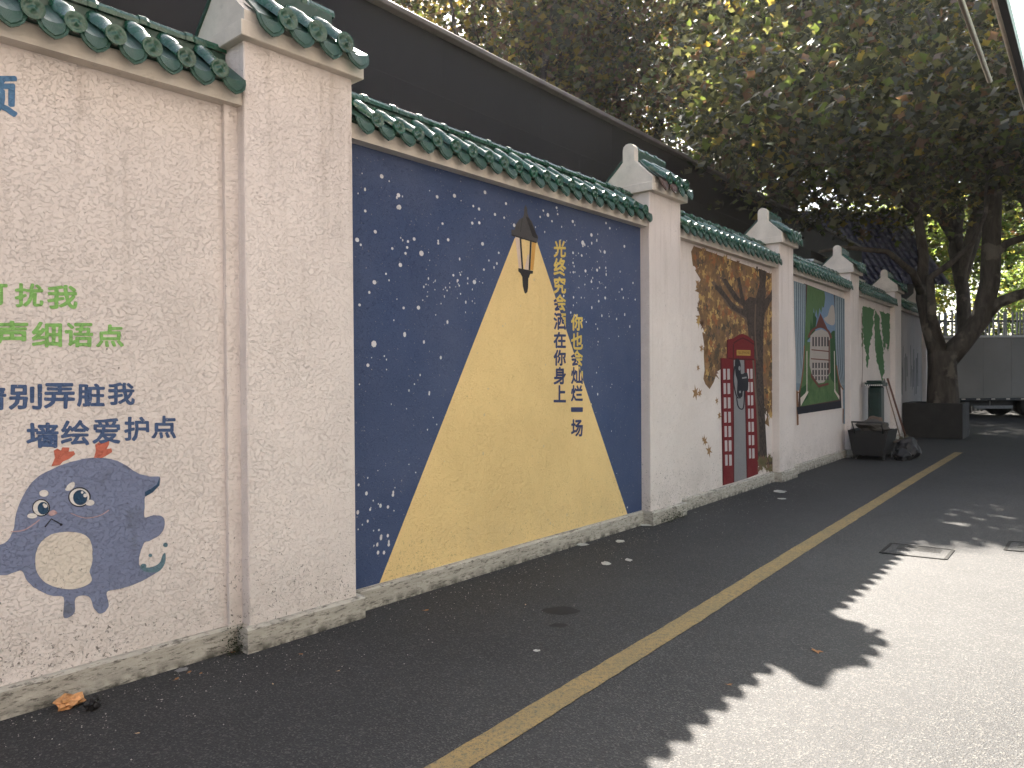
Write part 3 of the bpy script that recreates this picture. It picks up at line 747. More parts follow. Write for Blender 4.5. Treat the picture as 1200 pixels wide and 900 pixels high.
paint('C', 'painted_telephone', [k(smooth([(140, 190), (160, 185), (170, 215), (172, 262), (205, 258), (208, 345), (182, 352), (178, 380), (160, 385), (150, 365), (152, 300), (142, 260)])), k(stroke(smooth([(138, 220), (132, 300), (148, 380), (170, 388)], False), 6)), k(stroke(smooth([(148, 385), (155, 430), (170, 447), (185, 435), (190, 350)], False), 6))], P_ink, 4.2)
paint('C', 'telephone_highlight', [k(ell(163, 232, 6, 12)), k([(176, 280), (200, 276), (201, 284), (177, 288)]), k([(160, 352), (170, 350), (171, 362), (161, 364)])], P_gy, 4.9)

# ---- panel D: curtained window
k = crop(920, 310, 4.737)
P_cu = stucco('paint_curtain', (.2, .3, .37), 0, expr=lambda t: t.mix(t.ramp(t.noise(30, 2), .3, .7), (.15, .22, .28), (.24, .31, .36)))
P_cul = stucco('paint_curtain_fold', (.36, .41, .44), 0); P_cud = stucco('paint_curtain_shadow', (.07, .11, .15), 0); P_fr = stucco('paint_frame_brown', (.07, .04, .035), 0)
P_sky = stucco('paint_sky_blue', (.17, .26, .39), 0); P_lawn = stucco('paint_lawn', (.10, .22, .06), 0, expr=lambda t: t.mix(t.ramp(t.noise(8, 4), .3, .7), (.06, .13, .05), (.11, .19, .075)))
P_wil = stucco('paint_willow', (.09, .17, .075), 0); P_wild = stucco('paint_dark_green', (.03, .09, .035), 0); P_hw = stucco('paint_house_white', (.42, .38, .35), 0); P_roof = stucco('paint_house_roof', (.15, .055, .045), 0); P_win = stucco('paint_house_window', (.07, .06, .07), 0)
paint('D', 'window_frame', [k([(104, 104), (284, 172), (312, 762), (72, 800)])], P_fr, 0)
paint('D', 'window_view', [k([(124, 112), (270, 168), (298, 750), (84, 788)])], P_lawn, 1)
paint('D', 'painted_sky', [k([(160, 126), (270, 168), (284, 430), (124, 430), (124, 112)])], P_sky, 1.5)
paint('D', 'painted_cloud', [k(smooth([(215, 300), (235, 285), (245, 250), (258, 225), (272, 240), (274, 330), (240, 330)]))], P_hw, 2)
paint('D', 'painted_hedge', [k([(124, 240), (150, 250), (175, 300), (165, 380), (124, 420)]), k(smooth([(240, 420), (282, 380), (292, 640), (250, 620)])), k([(85, 690), (125, 660), (125, 740), (84, 786)])], P_wild, 2)
w_ = [(124, 112), (180, 135), (218, 150), (222, 185), (215, 240), (205, 230), (200, 270), (190, 240), (182, 300), (172, 250), (164, 290), (158, 240), (150, 350), (142, 300), (136, 380), (124, 400)]
paint('D', 'painted_willow', [k(w_)], P_wil, 3)
paint('D', 'painted_willow', [k(stroke([(130+q*11, 130+q*4), (131+q*11, 230+random.uniform(-30, 30))], 3)) for q in range(8)], P_lawn, 3.5)
h_ = [(138, 430), (140, 395), (165, 370), (200, 358), (235, 375), (248, 405), (250, 600), (215, 655), (185, 660), (150, 620), (135, 560)]
paint('D', 'painted_house', [k(h_)], P_hw, 3.6)
paint('D', 'painted_roof', [k([(168, 352), (195, 270), (236, 362), (205, 345)]), k(stroke(smooth([(128, 405), (150, 365), (198, 345), (240, 372), (254, 410)], False), 12))], P_roof, 4.3)
wn = []
for yy, hh_ in ((402, 52), (545, 30), (585, 28), (620, 22)):
    for xx in (150, 166, 183, 200, 216, 232): wn.append(k([(xx, yy), (xx+9, yy), (xx+9, yy+hh_), (xx, yy+hh_)]))
for q in wn: paint('D', 'painted_house_window', [q], P_win, 4.3)
paint('D', 'painted_house_rail', [k([(145, 470), (247, 480), (247, 486), (145, 476)]), k([(142, 520), (248, 528), (248, 534), (142, 526)]), k([(240, 420), (247, 420), (247, 600), (240, 610)]), k([(142, 600), (185, 668), (240, 655), (240, 668), (185, 684), (142, 625)])], P_roof, 4.5)
paint('D', 'painted_fence', [k(stroke([(120, 480), (120, 700), (88, 770)], 4)), k(stroke([(272, 480), (276, 700), (298, 742)], 4)), k([(84, 740), (126, 700), (128, 710), (86, 786)]), k([(272, 690), (300, 730), (300, 750), (272, 705)])], P_cream, 4)
cuL = [(46, 90), (114, 112), (112, 300), (106, 450), (98, 580), (78, 700), (60, 700), (58, 500), (50, 300)]
cuR = [(274, 168), (338, 195), (338, 660), (322, 690), (300, 650), (284, 560), (276, 400)]
paint('D', 'painted_curtain', [k(cuL), k(cuR), k([(318, 690), (338, 665), (340, 880), (322, 886)])], P_cu, 5)
fo = []
for q in range(5): fo.append(k(stroke(smooth([(56+q*12, 100+q*4), (58+q*11, 300), (62+q*9, 500), (62+q*5, 660)], False), 3)))
for q in range(5): fo.append(k(stroke(smooth([(282+q*12, 180+q*4), (284+q*12, 400), (292+q*10, 580), (312+q*5, 670)], False), 3)))
paint('D', 'curtain_fold', [f_ for f_ in fo], P_cul, 5.6)
paint('D', 'curtain_fold', [[(x+1.0, y) for x, y in f_] for f_ in fo], P_cud, 5.4)
paint('D', 'curtain_hem', [k(stroke(smooth([(106, 450), (98, 590), (78, 705), (62, 700)], False), 7)), k(stroke(smooth([(284, 560), (300, 655), (322, 695)], False), 7)), k([(60, 700), (70, 705), (74, 890), (64, 893)]), k([(318, 800), (324, 800), (322, 880), (318, 882)])], stucco('paint_curtain_hem', (.22, .11, .06), 0), 6)
o = paint('D', 'painted_sill', [k([(62, 792), (310, 756), (312, 796), (68, 832)])], P_ink, 6.5); o['label'] = 'painted black window sill'

# ---- panel E: vines; panel F: streaks
k = crop(980, 300, 7.5); random.seed(5)
P_v1 = stucco('paint_vine', (.085, .19, .085), 0); P_v2 = stucco('paint_vine_light', (.13, .23, .11), 0)
vines = [[(235, 430), (300, 450), (330, 480), (325, 600), (312, 700), (295, 760), (290, 880), (270, 980), (262, 860), (245, 760), (235, 600)],
         [(345, 470), (375, 520), (385, 650), (400, 740), (415, 830), (420, 1000), (400, 1120), (385, 1010), (360, 950), (345, 800), (335, 700), (330, 560)],
         [(385, 490), (470, 510), (472, 700), (455, 850), (440, 760), (420, 830), (405, 680)], [(225, 470), (240, 430), (240, 700), (228, 800)]]
jv = []
for v in vines:
    q = []
    for p, r in zip(v, v[1:]+v[:1]):
        n = max(1, int(math.dist(p, r)/18))
        q += [(p[0]+(r[0]-p[0])*s/n+random.uniform(-7, 7), p[1]+(r[1]-p[1])*s/n+random.uniform(-12, 12)) for s in range(n)]
    jv.append([(min(x, 472), max(y, 300+140)) for x, y in q])
for v in jv: paint('E', 'painted_vine', [k(v)], P_v1, 0)
o = paint('E', 'vine_leaf_cluster', [k(leafshape(*random.choice(v_), random.uniform(5, 9))) for v_ in jv for _ in range(30)], P_v2, 1); o['kind'] = 'stuff'
paint('E', 'painted_twig', [k(stroke(smooth([(222, 500), (228, 700), (232, 900), (224, 1150)], False), 4))], stucco('paint_twig', (.18, .1, .06), 0), 1.5)
st_ = [k(stroke([(x, random.uniform(700, 1000)), (x+jit(6), random.uniform(1000, 1250))], random.uniform(3, 9))) for x in [random.uniform(555, 720) for _ in range(18)]]
o = paint('F', 'drip_streak', st_, stucco('paint_streak', (.15, .15, .16), 0), 0); o['kind'] = 'stuff'

# ================================================================== ROAD FURNITURE AND LITTER
def ground_poly(bm, pts, z0, z1):
    a = [bm.verts.new((p[0], p[1], z0)) for p in pts]; b = [bm.verts.new((p[0], p[1], z1)) for p in pts]; n = len(pts)
    for k_ in range(n): bm.faces.new((a[k_], a[(k_+1) % n], b[(k_+1) % n], b[k_]))
    bm.faces.new(b); bm.faces.new(a[::-1]); bmesh.ops.recalc_face_normals(bm, faces=bm.faces)
M_gap = plain('dirt_gap', (.006, .006, .006), .95)
def drain(label, corners, slots):
    q = [gpt(*c) for c in corners]; cen = sum(q, Vector())/4
    t = thing('drain_cover', label, 'drain cover', (cen.x, cen.y, 0), group='drain covers set in the lane')
    q = [p-cen for p in q]
    bm = bmesh.new()
    for a, b in zip(q, q[1:]+q[:1]):
        d = (b-a).normalized(); s = Vector((d.y, -d.x, 0))*.012
        ground_poly(bm, [a+s, b+s, b-s, a-s], -.01, .006)
    obj('rim', bm, M_gap, t)
    bm = bmesh.new(); ground_poly(bm, [p*.97 for p in q], -.01, .0035); obj('lid', bm, M_asph, t)
    for s in slots:
        a = q[0].lerp(q[3], .15).lerp(q[1].lerp(q[2], .15), s); b = q[0].lerp(q[3], .85).lerp(q[1].lerp(q[2], .85), s)
        bm = bmesh.new(); d = (b-a).normalized(); n = Vector((d.y, -d.x, 0))*.008
        ground_poly(bm, [a+n, b+n, b-n, a-n], -.01, .005); obj('slot', bm, M_gap, t)
drain('rectangular drain cover with slots, half in the sunlit patch by the shadow edge', [(1032, 648), (1045, 637), (1117, 645), (1108, 656)], [.55, .65, .75, .86])
drain('drain cover in the shade at the right edge of the lane', [(1178, 645), (1184, 635), (1260, 640), (1262, 651)], [.4, .6, .8])
M_stain = plain('oil_stain', (.0085, .0088, .0098), .75, .2, 30)
def stain(px, py, rx, ry, lab):
    c = gpt(px, py); bm = bmesh.new(); vs = []
    for q in range(40):
        a = 2*math.pi*q/40; rr = 1+.25*pnoise(Vector((math.cos(a)*1.5, math.sin(a)*1.5, px)))+.08*pnoise(Vector((math.cos(a)*6, math.sin(a)*6, px)))
        vs.append(bm.verts.new((rx*rr*math.cos(a), ry*rr*math.sin(a), .0015)))
    bm.faces.new(vs); o = obj('oil_stain', bm, M_stain, None, (c.x, c.y, 0)); meta(o, kind='structure'); o['label'] = lab
stain(657, 716, .12, .075, 'dark round oil stain on the asphalt')
stain(655, 733, .05, .035, 'small oil stain beside the round one')
random.seed(21)
M_paper = plain('paper', (.45, .44, .41), .8); M_lf = plain('dry_leaf', (.28, .14, .06), .8); M_lf2 = plain('dry_leaf_pale', (.42, .30, .18), .8)
M_wrap = plain('orange_wrapper', (.55, .27, .11), .45, .5, 30); M_bag = plain('black_bag', (.012, .011, .012), .5, .3, 30)
def crumple(name, px, py, size, h, mat, label, cat, flat=.5, group=None):
    c = gpt(px, py); bm = bmesh.new(); bmesh.ops.create_icosphere(bm, subdivisions=3, radius=1)
    sd_ = Vector((px*.37, py*.71, 0))
    for v in bm.verts:
        n = pnoise(v.co*1.7+sd_)*.6+pnoise(v.co*4.1+sd_)*.35
        v.co = v.co*(1+n); v.co.x *= size; v.co.y *= size*.75; v.co.z = max(-.9, v.co.z)*h
    bmesh.ops.rotate(bm, matrix=Matrix.Rotation(random.uniform(0, 6), 3, 'Z'), verts=bm.verts)
    mz = min(v.co.z for v in bm.verts)
    for v in bm.verts: v.co.z -= mz
    o = obj(name, bm, mat, None, (c.x, c.y, .001)); meta(o, label, cat, group); return o
crumple('food_wrapper', 82, 829, .052, .028, M_wrap, 'crumpled orange and white food wrapper at the foot of the lettered panel', 'litter')
crumple('crumpled_bag', 109, 832, .032, .03, M_bag, 'small crumpled black wrapper beside the orange one', 'litter')
for i, (px, py, s, lab) in enumerate(((213, 786, .03, 'grey torn rag of litter near the first pillar foot'), (682, 639, .05, 'white tissue scrap against the plinth of the starry panel'), (727, 635, .045, 'white tissue scrap on the road near the second pillar'),
      (710, 661, .045, 'flat white scrap on the road below the tissue pair'), (737, 657, .035, 'small white scrap just right of the flat one'), (757, 616, .05, 'white crumpled paper at the foot of the second pillar'),
      (629, 763, .018, 'tiny white paper bit near the yellow line'), (914, 577, .08, 'long pale paper strip in front of the red telephone box'), (916, 585, .04, 'small pale scrap nearer than the long paper strip'), (1029, 531, .09, 'white flat scrap before the rubbish heap'), (994, 536, .05, 'white crumb of paper at the fourth pillar foot'))):
    crumple('paper_scrap', px, py, s, s*.14, M_paper if i else M_grey, lab, 'litter')
def leafmesh(name, mat):
    bm = bmesh.new(); vs = []
    for i in range(11):
        a = 2*math.pi*i/11; r = 1 if i % 2 == 0 else .5
        vs.append(bm.verts.new((r*math.cos(a), r*math.sin(a)*.8, .12*math.sin(a*2+.5)+.14)))
    c = bm.verts.new((0, 0, .03))
    for i in range(11): bm.faces.new((c, vs[i], vs[(i+1) % 11]))
    me = bpy.data.meshes.new(name); bm.to_mesh(me); bm.free(); me.materials.append(mat); return me
LM1, LM2 = leafmesh('fallen_leaf', M_lf), leafmesh('fallen_leaf', M_lf2)
for (px, py, s, lab) in ((498, 716, .025, 'curled orange brown leaf lying alone on the road below the starry panel'), (616, 709, .014, 'tiny brown leaf near the oil stain'), (206, 797, .022, 'brown leaf at the plinth left of the first pillar'), (221, 789, .02, 'pale brown leaf touching the torn rag'),
                      (272, 765, .02, 'brown leaf in the corner of the first pillar'), (352, 767, .018, 'brown leaf on the road just before the first pillar'), (235, 790, .016, 'small tan leaf right of the torn rag'), (320, 802, .012, 'tiny tan leaf on the bare asphalt below the first pillar'), (396, 787, .014, 'tiny brown leaf right of the first pillar'),
                      (160, 860, .014, 'pale leaf crumb on the near asphalt below the wrapper'), (957, 764, .045, 'dark twig like leaf beside the pillar shadow on the road'), (854, 803, .02, 'small dark leaf left of the sunlit notch')):
    c = gpt(px, py); o = share('fallen_leaf', LM1 if s > .015 else LM2, None, (c.x, c.y, .002), (0, 0, random.uniform(0, 6)), (s, s*.6, s)); meta(o, lab, 'leaf')
# grit scattered along the wall foot and over the lane
bm = bmesh.new()
def wallpt(key, s, out):
    f = FR[key]; return Vector((f.P[0], f.P[1], 0))+f.a*s-f.b*out
for q in range(1500):
    key = random.choices('ABC', (5, 4, 2))[0]; s = random.uniform(0, LEN[key]); out = .06+abs(random.gauss(0, .35))
    p = wallpt(key, s, out); r = random.uniform(.0015, .005)
    a = random.uniform(0, 6); v = [bm.verts.new((p.x+r*math.cos(a+t), p.y+r*math.sin(a+t), 0)) for t in (0, 2.1, 4.2)]; tp = bm.verts.new((p.x, p.y, r*.9))
    for i in range(3): bm.faces.new((v[i], v[(i+1) % 3], tp))
o = obj('grit', bm, plain('grit_grey', (.33, .31, .28), .9, .5, 60)); meta(o, 'loose pale grit and crumbs on the asphalt along the wall foot', 'grit', kind='stuff')
# moss tufts at the second pillar
bm = bmesh.new()
for q in range(500):
    b = random.choice((0, 1)); f = FR['C']; s = random.gauss(.36 if b else .1, .12); out = random.uniform(.10, .16) if s < .4 else random.uniform(.04, .08); z = abs(random.gauss(0, .05))
    p = wallpt('C', s-.15, out+.03); r = .012
    d1 = Vector((random.gauss(0, 1), random.gauss(0, 1), random.gauss(0, 1)+.5)).normalized()*r; d2 = Vector((random.gauss(0, 1), random.gauss(0, 1), 0)).normalized()*r*.5
    c = Vector((p.x, p.y, z)); bm.faces.new([bm.verts.new(c-d2), bm.verts.new(c+d2), bm.verts.new(c+d1)])
for q in range(420):
    p = wallpt('A', LEN['A']-.40+random.gauss(0, .035), random.uniform(.045, .11)); z = abs(random.gauss(0, .06)); c = Vector((p.x, p.y, z)); r = .011
    d1 = Vector((random.gauss(0, 1), random.gauss(0, 1), random.gauss(0, 1)+.5)).normalized()*r; d2 = Vector((random.gauss(0, 1), random.gauss(0, 1), 0)).normalized()*r*.5
    bm.faces.new([bm.verts.new(c-d2), bm.verts.new(c+d2), bm.verts.new(c+d1)])
o = obj('moss', bm, plain('moss', (.03, .04, .02), .9)); meta(o, 'dark moss and weeds at the feet of the first two pillars', 'moss', kind='stuff')

# ================================================================== THINGS AGAINST THE FAR WALL
fE = FR['E']; fF = FR['F']
def wframe(o, key, s, out): p = wallpt(key, s, out); o.location = (p.x, p.y, 0); o.rotation_euler = (0, 0, math.atan2(FR[key].a.y, FR[key].a.x))
xs0 = fE.loc(1026, 470, .24)[0]
M_pbox = plain('dark_green_paint', (.010, .026, .021), .45, .25, 8)
t = thing('pillar_box', 'dark green column post box standing against the vine panel', 'post box'); wframe(t, 'E', xs0, .25)
bm = bmesh.new(); box(bm, -.18, .18, -.14, .14, .0, .14, .02); obj('base', bm, M_pbox, t)
bm = bmesh.new(); box(bm, -.15, .15, -.115, .115, .14, 1.24, .03); obj('body', bm, M_pbox, t)
bm = bmesh.new(); box(bm, -.20, .20, -.16, .16, 1.24, 1.31, .01); box(bm, -.17, .17, -.135, .135, 1.31, 1.35, .015); obj('cap', bm, M_pbox, t)
for q in range(9):
    bm = bmesh.new(); box(bm, -.206, -.199, -.148+q*.035, -.128+q*.035, 1.25, 1.275); obj('dentil', bm, M_white, t)
bm = bmesh.new(); box(bm, -.158, -.148, -.08, .08, .3, 1.12, .003); obj('door', bm, M_pbox, t)
# bin / cart with rubbish
M_cart = plain('cart_metal', (.008, .008, .009), .7)
xs1 = fE.loc(1016, 510, .42)[0]+.35
t = thing('rubbish_cart', 'dark open rubbish cart standing below the vine panel', 'cart'); wframe(t, 'E', xs1, .44)
bm = bmesh.new()
prof = [(-.22, .10), (-.30, .50), (.30, .50), (.22, .10)]
for (a, b) in ((-.42, -.40), (.40, .42)): extrude_profile(bm, prof, a, b)
box(bm, -.41, .41, -.23, .23, .08, .11)
for sgn in (-1, 1):
    M = Matrix.Translation((0, sgn*.265, .30)) @ Matrix.Rotation(-sgn*R(11), 4, 'X'); box(bm, -.41, .41, -.012, .012, -.21, .21, M=M)
obj('tray', bm, M_cart, t)
bm = bmesh.new(); tube(bm, [(-.41, -.24, .46), (-.62, -.26, .66), (-.62, .2, .66), (-.41, .2, .46)], .014); obj('handle', bm, M_dark, t)
for sx in (-.28, .28):
    for sy in (-.22, .22):
        bm = bmesh.new(); tube(bm, [(sx, sy-.025, .06), (sx, sy+.025, .06)], .06, 12); obj('wheel', bm, M_dark, t)
random.seed(9)
junk = [('sack', 'grey brown sack slumped on the rubbish cart', .27, .12, plain('sack', (.07, .063, .055)), (0, 0, .46)), ('bag', 'black bin bag at the right of the rubbish cart', .20, .20, M_bag, (.2, -.5, 0)),
        ('bag', 'dark grey bin bag leaning on the last vine pillar', .2, .24, plain('greybag', (.012, .012, .014), .7), (.75, .1, 0)), ('cloth_bundle', 'brown cloth bundle on top of the heap', .12, .07, plain('cloth', (.12, .08, .06)), (.25, .02, .6)),
        ('bag', 'low black bag before the rubbish cart', .15, .10, M_bag, (-.1, -.48, 0)), ('plank', 'broken board lying on the heap beside the cart', .3, .03, plain('board', (.10, .075, .055)), (.5, -.3, .25))]
for nm, lab, s, h, m, (x, y, z) in junk:
    bm = bmesh.new(); bmesh.ops.create_icosphere(bm, subdivisions=3, radius=1)
    for v in bm.verts:
        n = pnoise(v.co*1.5+Vector((x*9, y*9, 2)))*.4+pnoise(v.co*5+Vector((x, y, 1)))*.15; v.co *= 1+n; v.co = Vector((v.co.x*s, v.co.y*s*.8, max(v.co.z, -.8)*h))
    mz = min(v.co.z for v in bm.verts)
    for v in bm.verts: v.co.z -= mz
    o = obj(nm, bm, m); meta(o, lab, 'rubbish'); f = FR['E']; p = wallpt('E', xs1+x, .44-y); o.location = (p.x, p.y, z)
for i, (px, lean, lab) in enumerate(((1045, .30, 'thick reddish broom handle leaning on the pillar'), (1041, .1, 'thin pale stick leaning beside the broom'))):
    s = fE.loc(px, 470, .2)[0]
    t = thing('broom', lab, 'broom'); wframe(t, 'E', s+lean, .42)
    bm = bmesh.new(); tube(bm, [(0, 0, .1), (-lean, .3, 1.38)], .02 if i == 0 else .012); obj('stick', bm, plain('broom_wood', (.14, .07, .05)) if i == 0 else plain('pale_stick', (.22, .16, .12)), t)
    bm = bmesh.new(); lathe(bm, [(.09, 0), (.07, .08), (.025, .2)], 8); obj('bristle_head', bm, plain('bristles', (.08, .07, .04)), t)

# ================================================================== BIG TREE AND PLANTER
TD = 17.2
tb = gpt(1104, 511); tb = Vector((tb.x, TD, 0))
tb.x = dpt(1105, 470, TD).x
t = thing('tree_planter', 'low dark square planter box round the foot of the big forked tree', 'planter', tb+Vector((-.16, 0, 0)), -R(38))
M_pl = plain('planter_stone', (.02, .019, .018), .8, .3, 5)
for (a, b, c, d) in ((-.60, .60, -.60, -.49), (-.60, .60, .49, .60), (-.60, -.49, -.487, .487), (.49, .60, -.487, .487)):
    bm = bmesh.new(); box(bm, a, b, c, d, 0, .80, .01); obj('side_slab', bm, M_pl, t)
bm = bmesh.new(); box(bm, -.486, .486, -.486, .486, 0, .72); obj('soil', bm, plain('soil', (.03, .025, .02), .95), t)

def leaves(name, centers, per, sig, size, mats, probs, parent, seed, reject=None, zs=1.0, fold=True):
    """real leaf blades (lobed) scattered in twig clumps, built straight into one mesh"""
    rg = np.random.default_rng(seed)
    cen = np.repeat(np.asarray(centers, float), per, axis=0)
    P = cen+rg.normal(0, 1, cen.shape)*np.array([sig, sig, sig*.75*zs])
    if reject is not None: P = P[~reject(P)]
    n = len(P)
    # lobed leaf outline : 7 verts fan of 6 tris -> 5 tris
    shp = np.array([(0, -.5, 0), (.28, -.22, 0), (.55, .02, -.06), (.2, .16, .02), (0, .6, -.05), (-.2, .16, .02), (-.55, .02, -.06), (-.28, -.22, 0)])
    s = size*rg.uniform(.45, 1.35, n)
    # droop-biased random orientation
    nz = rg.normal(0, 1, (n, 3)); nz[:, 2] = np.abs(nz[:, 2])*1.0+.35; nz /= np.linalg.norm(nz, axis=1)[:, None]
    a = rg.normal(0, 1, (n, 3)); ax = np.cross(nz, a); ax /= np.linalg.norm(ax, axis=1)[:, None]; ay = np.cross(nz, ax)
    V = P[:, None, :]+s[:, None, None]*(shp[None, :, 0, None]*ax[:, None]+shp[None, :, 1, None]*ay[:, None]+shp[None, :, 2, None]*nz[:, None])
    nv = len(shp); V = V.reshape(-1, 3)
    tri = np.array([(0, 1, 3, 5, 7), ]); 
    faces = [(0, 1, 3, 4), (0, 4, 5, 7), (1, 2, 3), (7, 5, 6)]
    me = bpy.data.meshes.new(name)
    me.vertices.add(n*nv); me.vertices.foreach_set('co', V.astype(np.float32).ravel())
    idx = np.concatenate([np.array(f) for f in faces]); tot = np.array([len(f) for f in faces])
    base = (np.arange(n)*nv)[:, None]; li = (base+idx[None]).ravel()
    me.loops.add(len(li)); me.loops.foreach_set('vertex_index', li.astype(np.int32))
    tt = np.tile(tot, n); stt = np.concatenate([[0], np.cumsum(tt)[:-1]])
    me.polygons.add(len(tt)); me.polygons.foreach_set('loop_start', stt.astype(np.int32)); me.polygons.foreach_set('loop_total', tt.astype(np.int32))
    # colour varies in clumps
    key = rg.choice(len(mats), size=n, p=np.array(probs)/sum(probs)); ck = np.repeat(rg.choice(len(mats), size=len(centers), p=np.array(probs)/sum(probs)), per)
    if reject is not None: ck = rg.permutation(ck)[:n] if len(ck) != n else ck
    key = np.where(rg.random(n) < .45, ck[:n], key)
    me.polygons.foreach_set('material_index', np.repeat(key, len(faces)).astype(np.int32))
    for m in mats: me.materials.append(m)
    me.update(); me.validate()
    o = bpy.data.objects.new(name, me); link(o, parent); o['kind'] = 'stuff'; return o
SUNLINE = lambda P: P[:, 2] > (P[:, 1]-6.3)*.985     # leaves only where the lane's sunlit patch stays free
def cloud(cx, cy, cz, rx, ry, rz, n, seed, hollow=.25):
    rg = np.random.default_rng(seed); d = rg.normal(0, 1, (n, 3)); d /= np.linalg.norm(d, axis=1)[:, None]
    r = rg.uniform(hollow**3, 1, n)**(1/3.); return np.array([cx, cy, cz])+d*r[:, None]*np.array([rx, ry, rz])
# main tree ----------------------------------------------------------
tree = thing('plane_tree', 'big forked plane tree in the planter at the end of the wall', 'tree', tb)
def lp(px, py, dep): return dpt(px, py, dep)-tb
bm = bmesh.new()
tube(bm, [(0, 0, .3), lp(1105, 470, TD), lp(1104, 430, TD), lp(1105, 412, TD)], [.42, .34, .30, .33], 14)
obj('trunk', bm, M_bark, tree, smooth=True)
limbs = [([(1104, 425), (1088, 385), (1080, 350), (1082, 300), (1075, 250), (1060, 200), (1050, 120), (1040, 20)], [17.2, 17.2, 17.3, 17.4, 17.5, 17.6, 17.7, 17.8], [.25, .15, .13, .12, .10, .08, .06, .04]),
         ([(1107, 422), (1128, 400), (1150, 372), (1160, 330), (1162, 270), (1165, 200), (1172, 120), (1180, 20)], [17.2, 17.1, 17, 16.9, 16.8, 16.8, 16.8, 16.8], [.27, .23, .22, .21, .19, .17, .13, .07]),
         ([(1104, 420), (1092, 370), (1090, 325), (1112, 310), (1140, 285), (1155, 250), (1165, 180)], [17.2, 17, 16.8, 16.6, 16.4, 16.2, 16], [.17, .10, .085, .07, .05, .04, .03]),
         ([(1152, 372), (1170, 355), (1190, 347), (1230, 335), (1290, 300)], [17, 16.8, 16.6, 16.4, 16], [.16, .13, .12, .1, .06]),
         ([(1162, 300), (1180, 285), (1210, 275), (1250, 250)], [16.8, 16.7, 16.6, 16.4], [.12, .09, .07, .05]),
         ([(1080, 345), (1070, 320), (1040, 295), (990, 290), (960, 295)], [17.3, 17, 16.5, 16, 15.6], [.10, .08, .06, .05, .03]),
         ([(1075, 250), (1040, 220), (1000, 150), (960, 60)], [17.5, 17, 16.2, 15.5], [.09, .07, .05, .03]),
         ([(1165, 200), (1130, 140), (1100, 60), (1085, 10)], [16.8, 16.4, 16.1, 16.0], [.12, .08, .06, .04]),
         ([(1165, 230), (1200, 150), (1230, 60)], [16.8, 16.3, 15.8], [.12, .08, .05])]
for pts, deps, rr in limbs:
    bm = bmesh.new(); tube(bm, [lp(x, y, d) for (x, y), d in zip(pts, deps)], rr, 9); obj('limb', bm, M_bark, tree, smooth=True)
ce = np.vstack([cloud(9.5, 17, 8.3, 6.5, 5.5, 3.9, 620, 1), cloud(6.5, 14.6, 6.9, 3.6, 2.8, 1.9, 210, 2), cloud(12.2, 14.2, 7.2, 4, 3, 2.4, 230, 3), cloud(9.6, 18.4, 9.6, 5.2, 3.5, 3.2, 200, 4)])
ce = ce-np.array(tb)
leaves('crown', ce, 27, .34, .18, [L_dark, L_olive, L_brown, L_gold, L_green], [6, 4, 1.4, .8, 1.4], tree, 10, reject=lambda P: SUNLINE(P+np.array(tb)) | (P[:, 2] < 5.3-.9*np.clip(-1.2-P[:, 0], 0, 1)+.5*np.sin(P[:, 0]*1.3)*np.cos(P[:, 1])))

def tree_at(x, y, h, cr, label, seed, mats, probs, dens=26000, leaf=.16, name='plane_tree', tilt=0, zlow=None, trim=True):
    random.seed(seed)
    t = thing(name, label, 'tree', (x, y, 0), 0)
    bm = bmesh.new(); hz = h*.42
    wob = [Vector((jit(.25), jit(.25), 0)) for _ in range(5)]
    tube(bm, [(0, 0, 0)]+[tuple(Vector((tilt*k_/4, 0, hz*(k_+1)/5))+wob[k_]*.6) for k_ in range(5)], [.19*h/12*s for s in (1.25, 1, .9, .8, .75, .6)], 9)
    obj('trunk', bm, M_bark, t, smooth=True)
    for k_ in range(7):
        a = random.uniform(0, 6.28); bm = bmesh.new(); r = cr*random.uniform(.45, .8); z1 = h*random.uniform(.6, .95)
        if trim: z1 = min(z1, (y+math.sin(a)*r-6.9)*.985)
        s0 = Vector((tilt*.8, 0, hz*random.uniform(.6, 1))); e = Vector((math.cos(a)*r, math.sin(a)*r, z1)); m = s0.lerp(e, .5)+Vector((jit(.4), jit(.4), -.3))
        tube(bm, [s0, s0.lerp(m, .5)+Vector((0, 0, .1)), m, m.lerp(e, .5), e], [.13*h/12, .11*h/12, .09*h/12, .06*h/12, .03*h/12], 6); obj('limb', bm, M_bark, t, smooth=True)
    per = 40; nc = dens//per
    z0 = (zlow if zlow is not None else h*.3)
    rg = np.random.default_rng(seed); cs = []
    for q in range(9):      # several lobes
        a = rg.uniform(0, 6.28); rr = cr*rg.uniform(.2, .62); zc = z0+(h-z0)*rg.uniform(.2, .82); sc = rg.uniform(.32, .5)
        cs.append(cloud(math.cos(a)*rr, math.sin(a)*rr, zc, cr*sc*1.15, cr*sc*1.15, (h-z0)*sc*.62, nc//10, seed*31+q, .3))
    cs.append(cloud(0, 0, (h+z0)/2, cr*.9, cr*.9, (h-z0)*.5, nc//10, seed*31+99, .3))
    leaves('crown', np.vstack(cs), per, .36, leaf, mats, probs, t, seed+100, reject=(lambda P: SUNLINE(P+np.array([x, y, 0]))) if trim else None)
    return t
ML = [L_dark, L_olive, L_brown, L_gold, L_green]
MB = [L_dark, leafmat('leaf_fresh', (.08, .11, .035), (.20, .26, .05), .45), L_brown, leafmat('leaf_lemon', (.2, .19, .05), (.5, .45, .08), .5), leafmat('leaf_bright_green', (.11, .17, .05), (.27, .38, .08), .5)]
AUT = [3, 4, 3, 2.4, 1.6]; DRK = [6, 4, 1, .4, 1]; LGT = [1, 3, .5, 2, 5]
tree_at(-6.5, 25.5, 18.4, 6, 'autumn plane tree behind the black building, farthest left in the picture', 21, ML, AUT, 25000, .2)
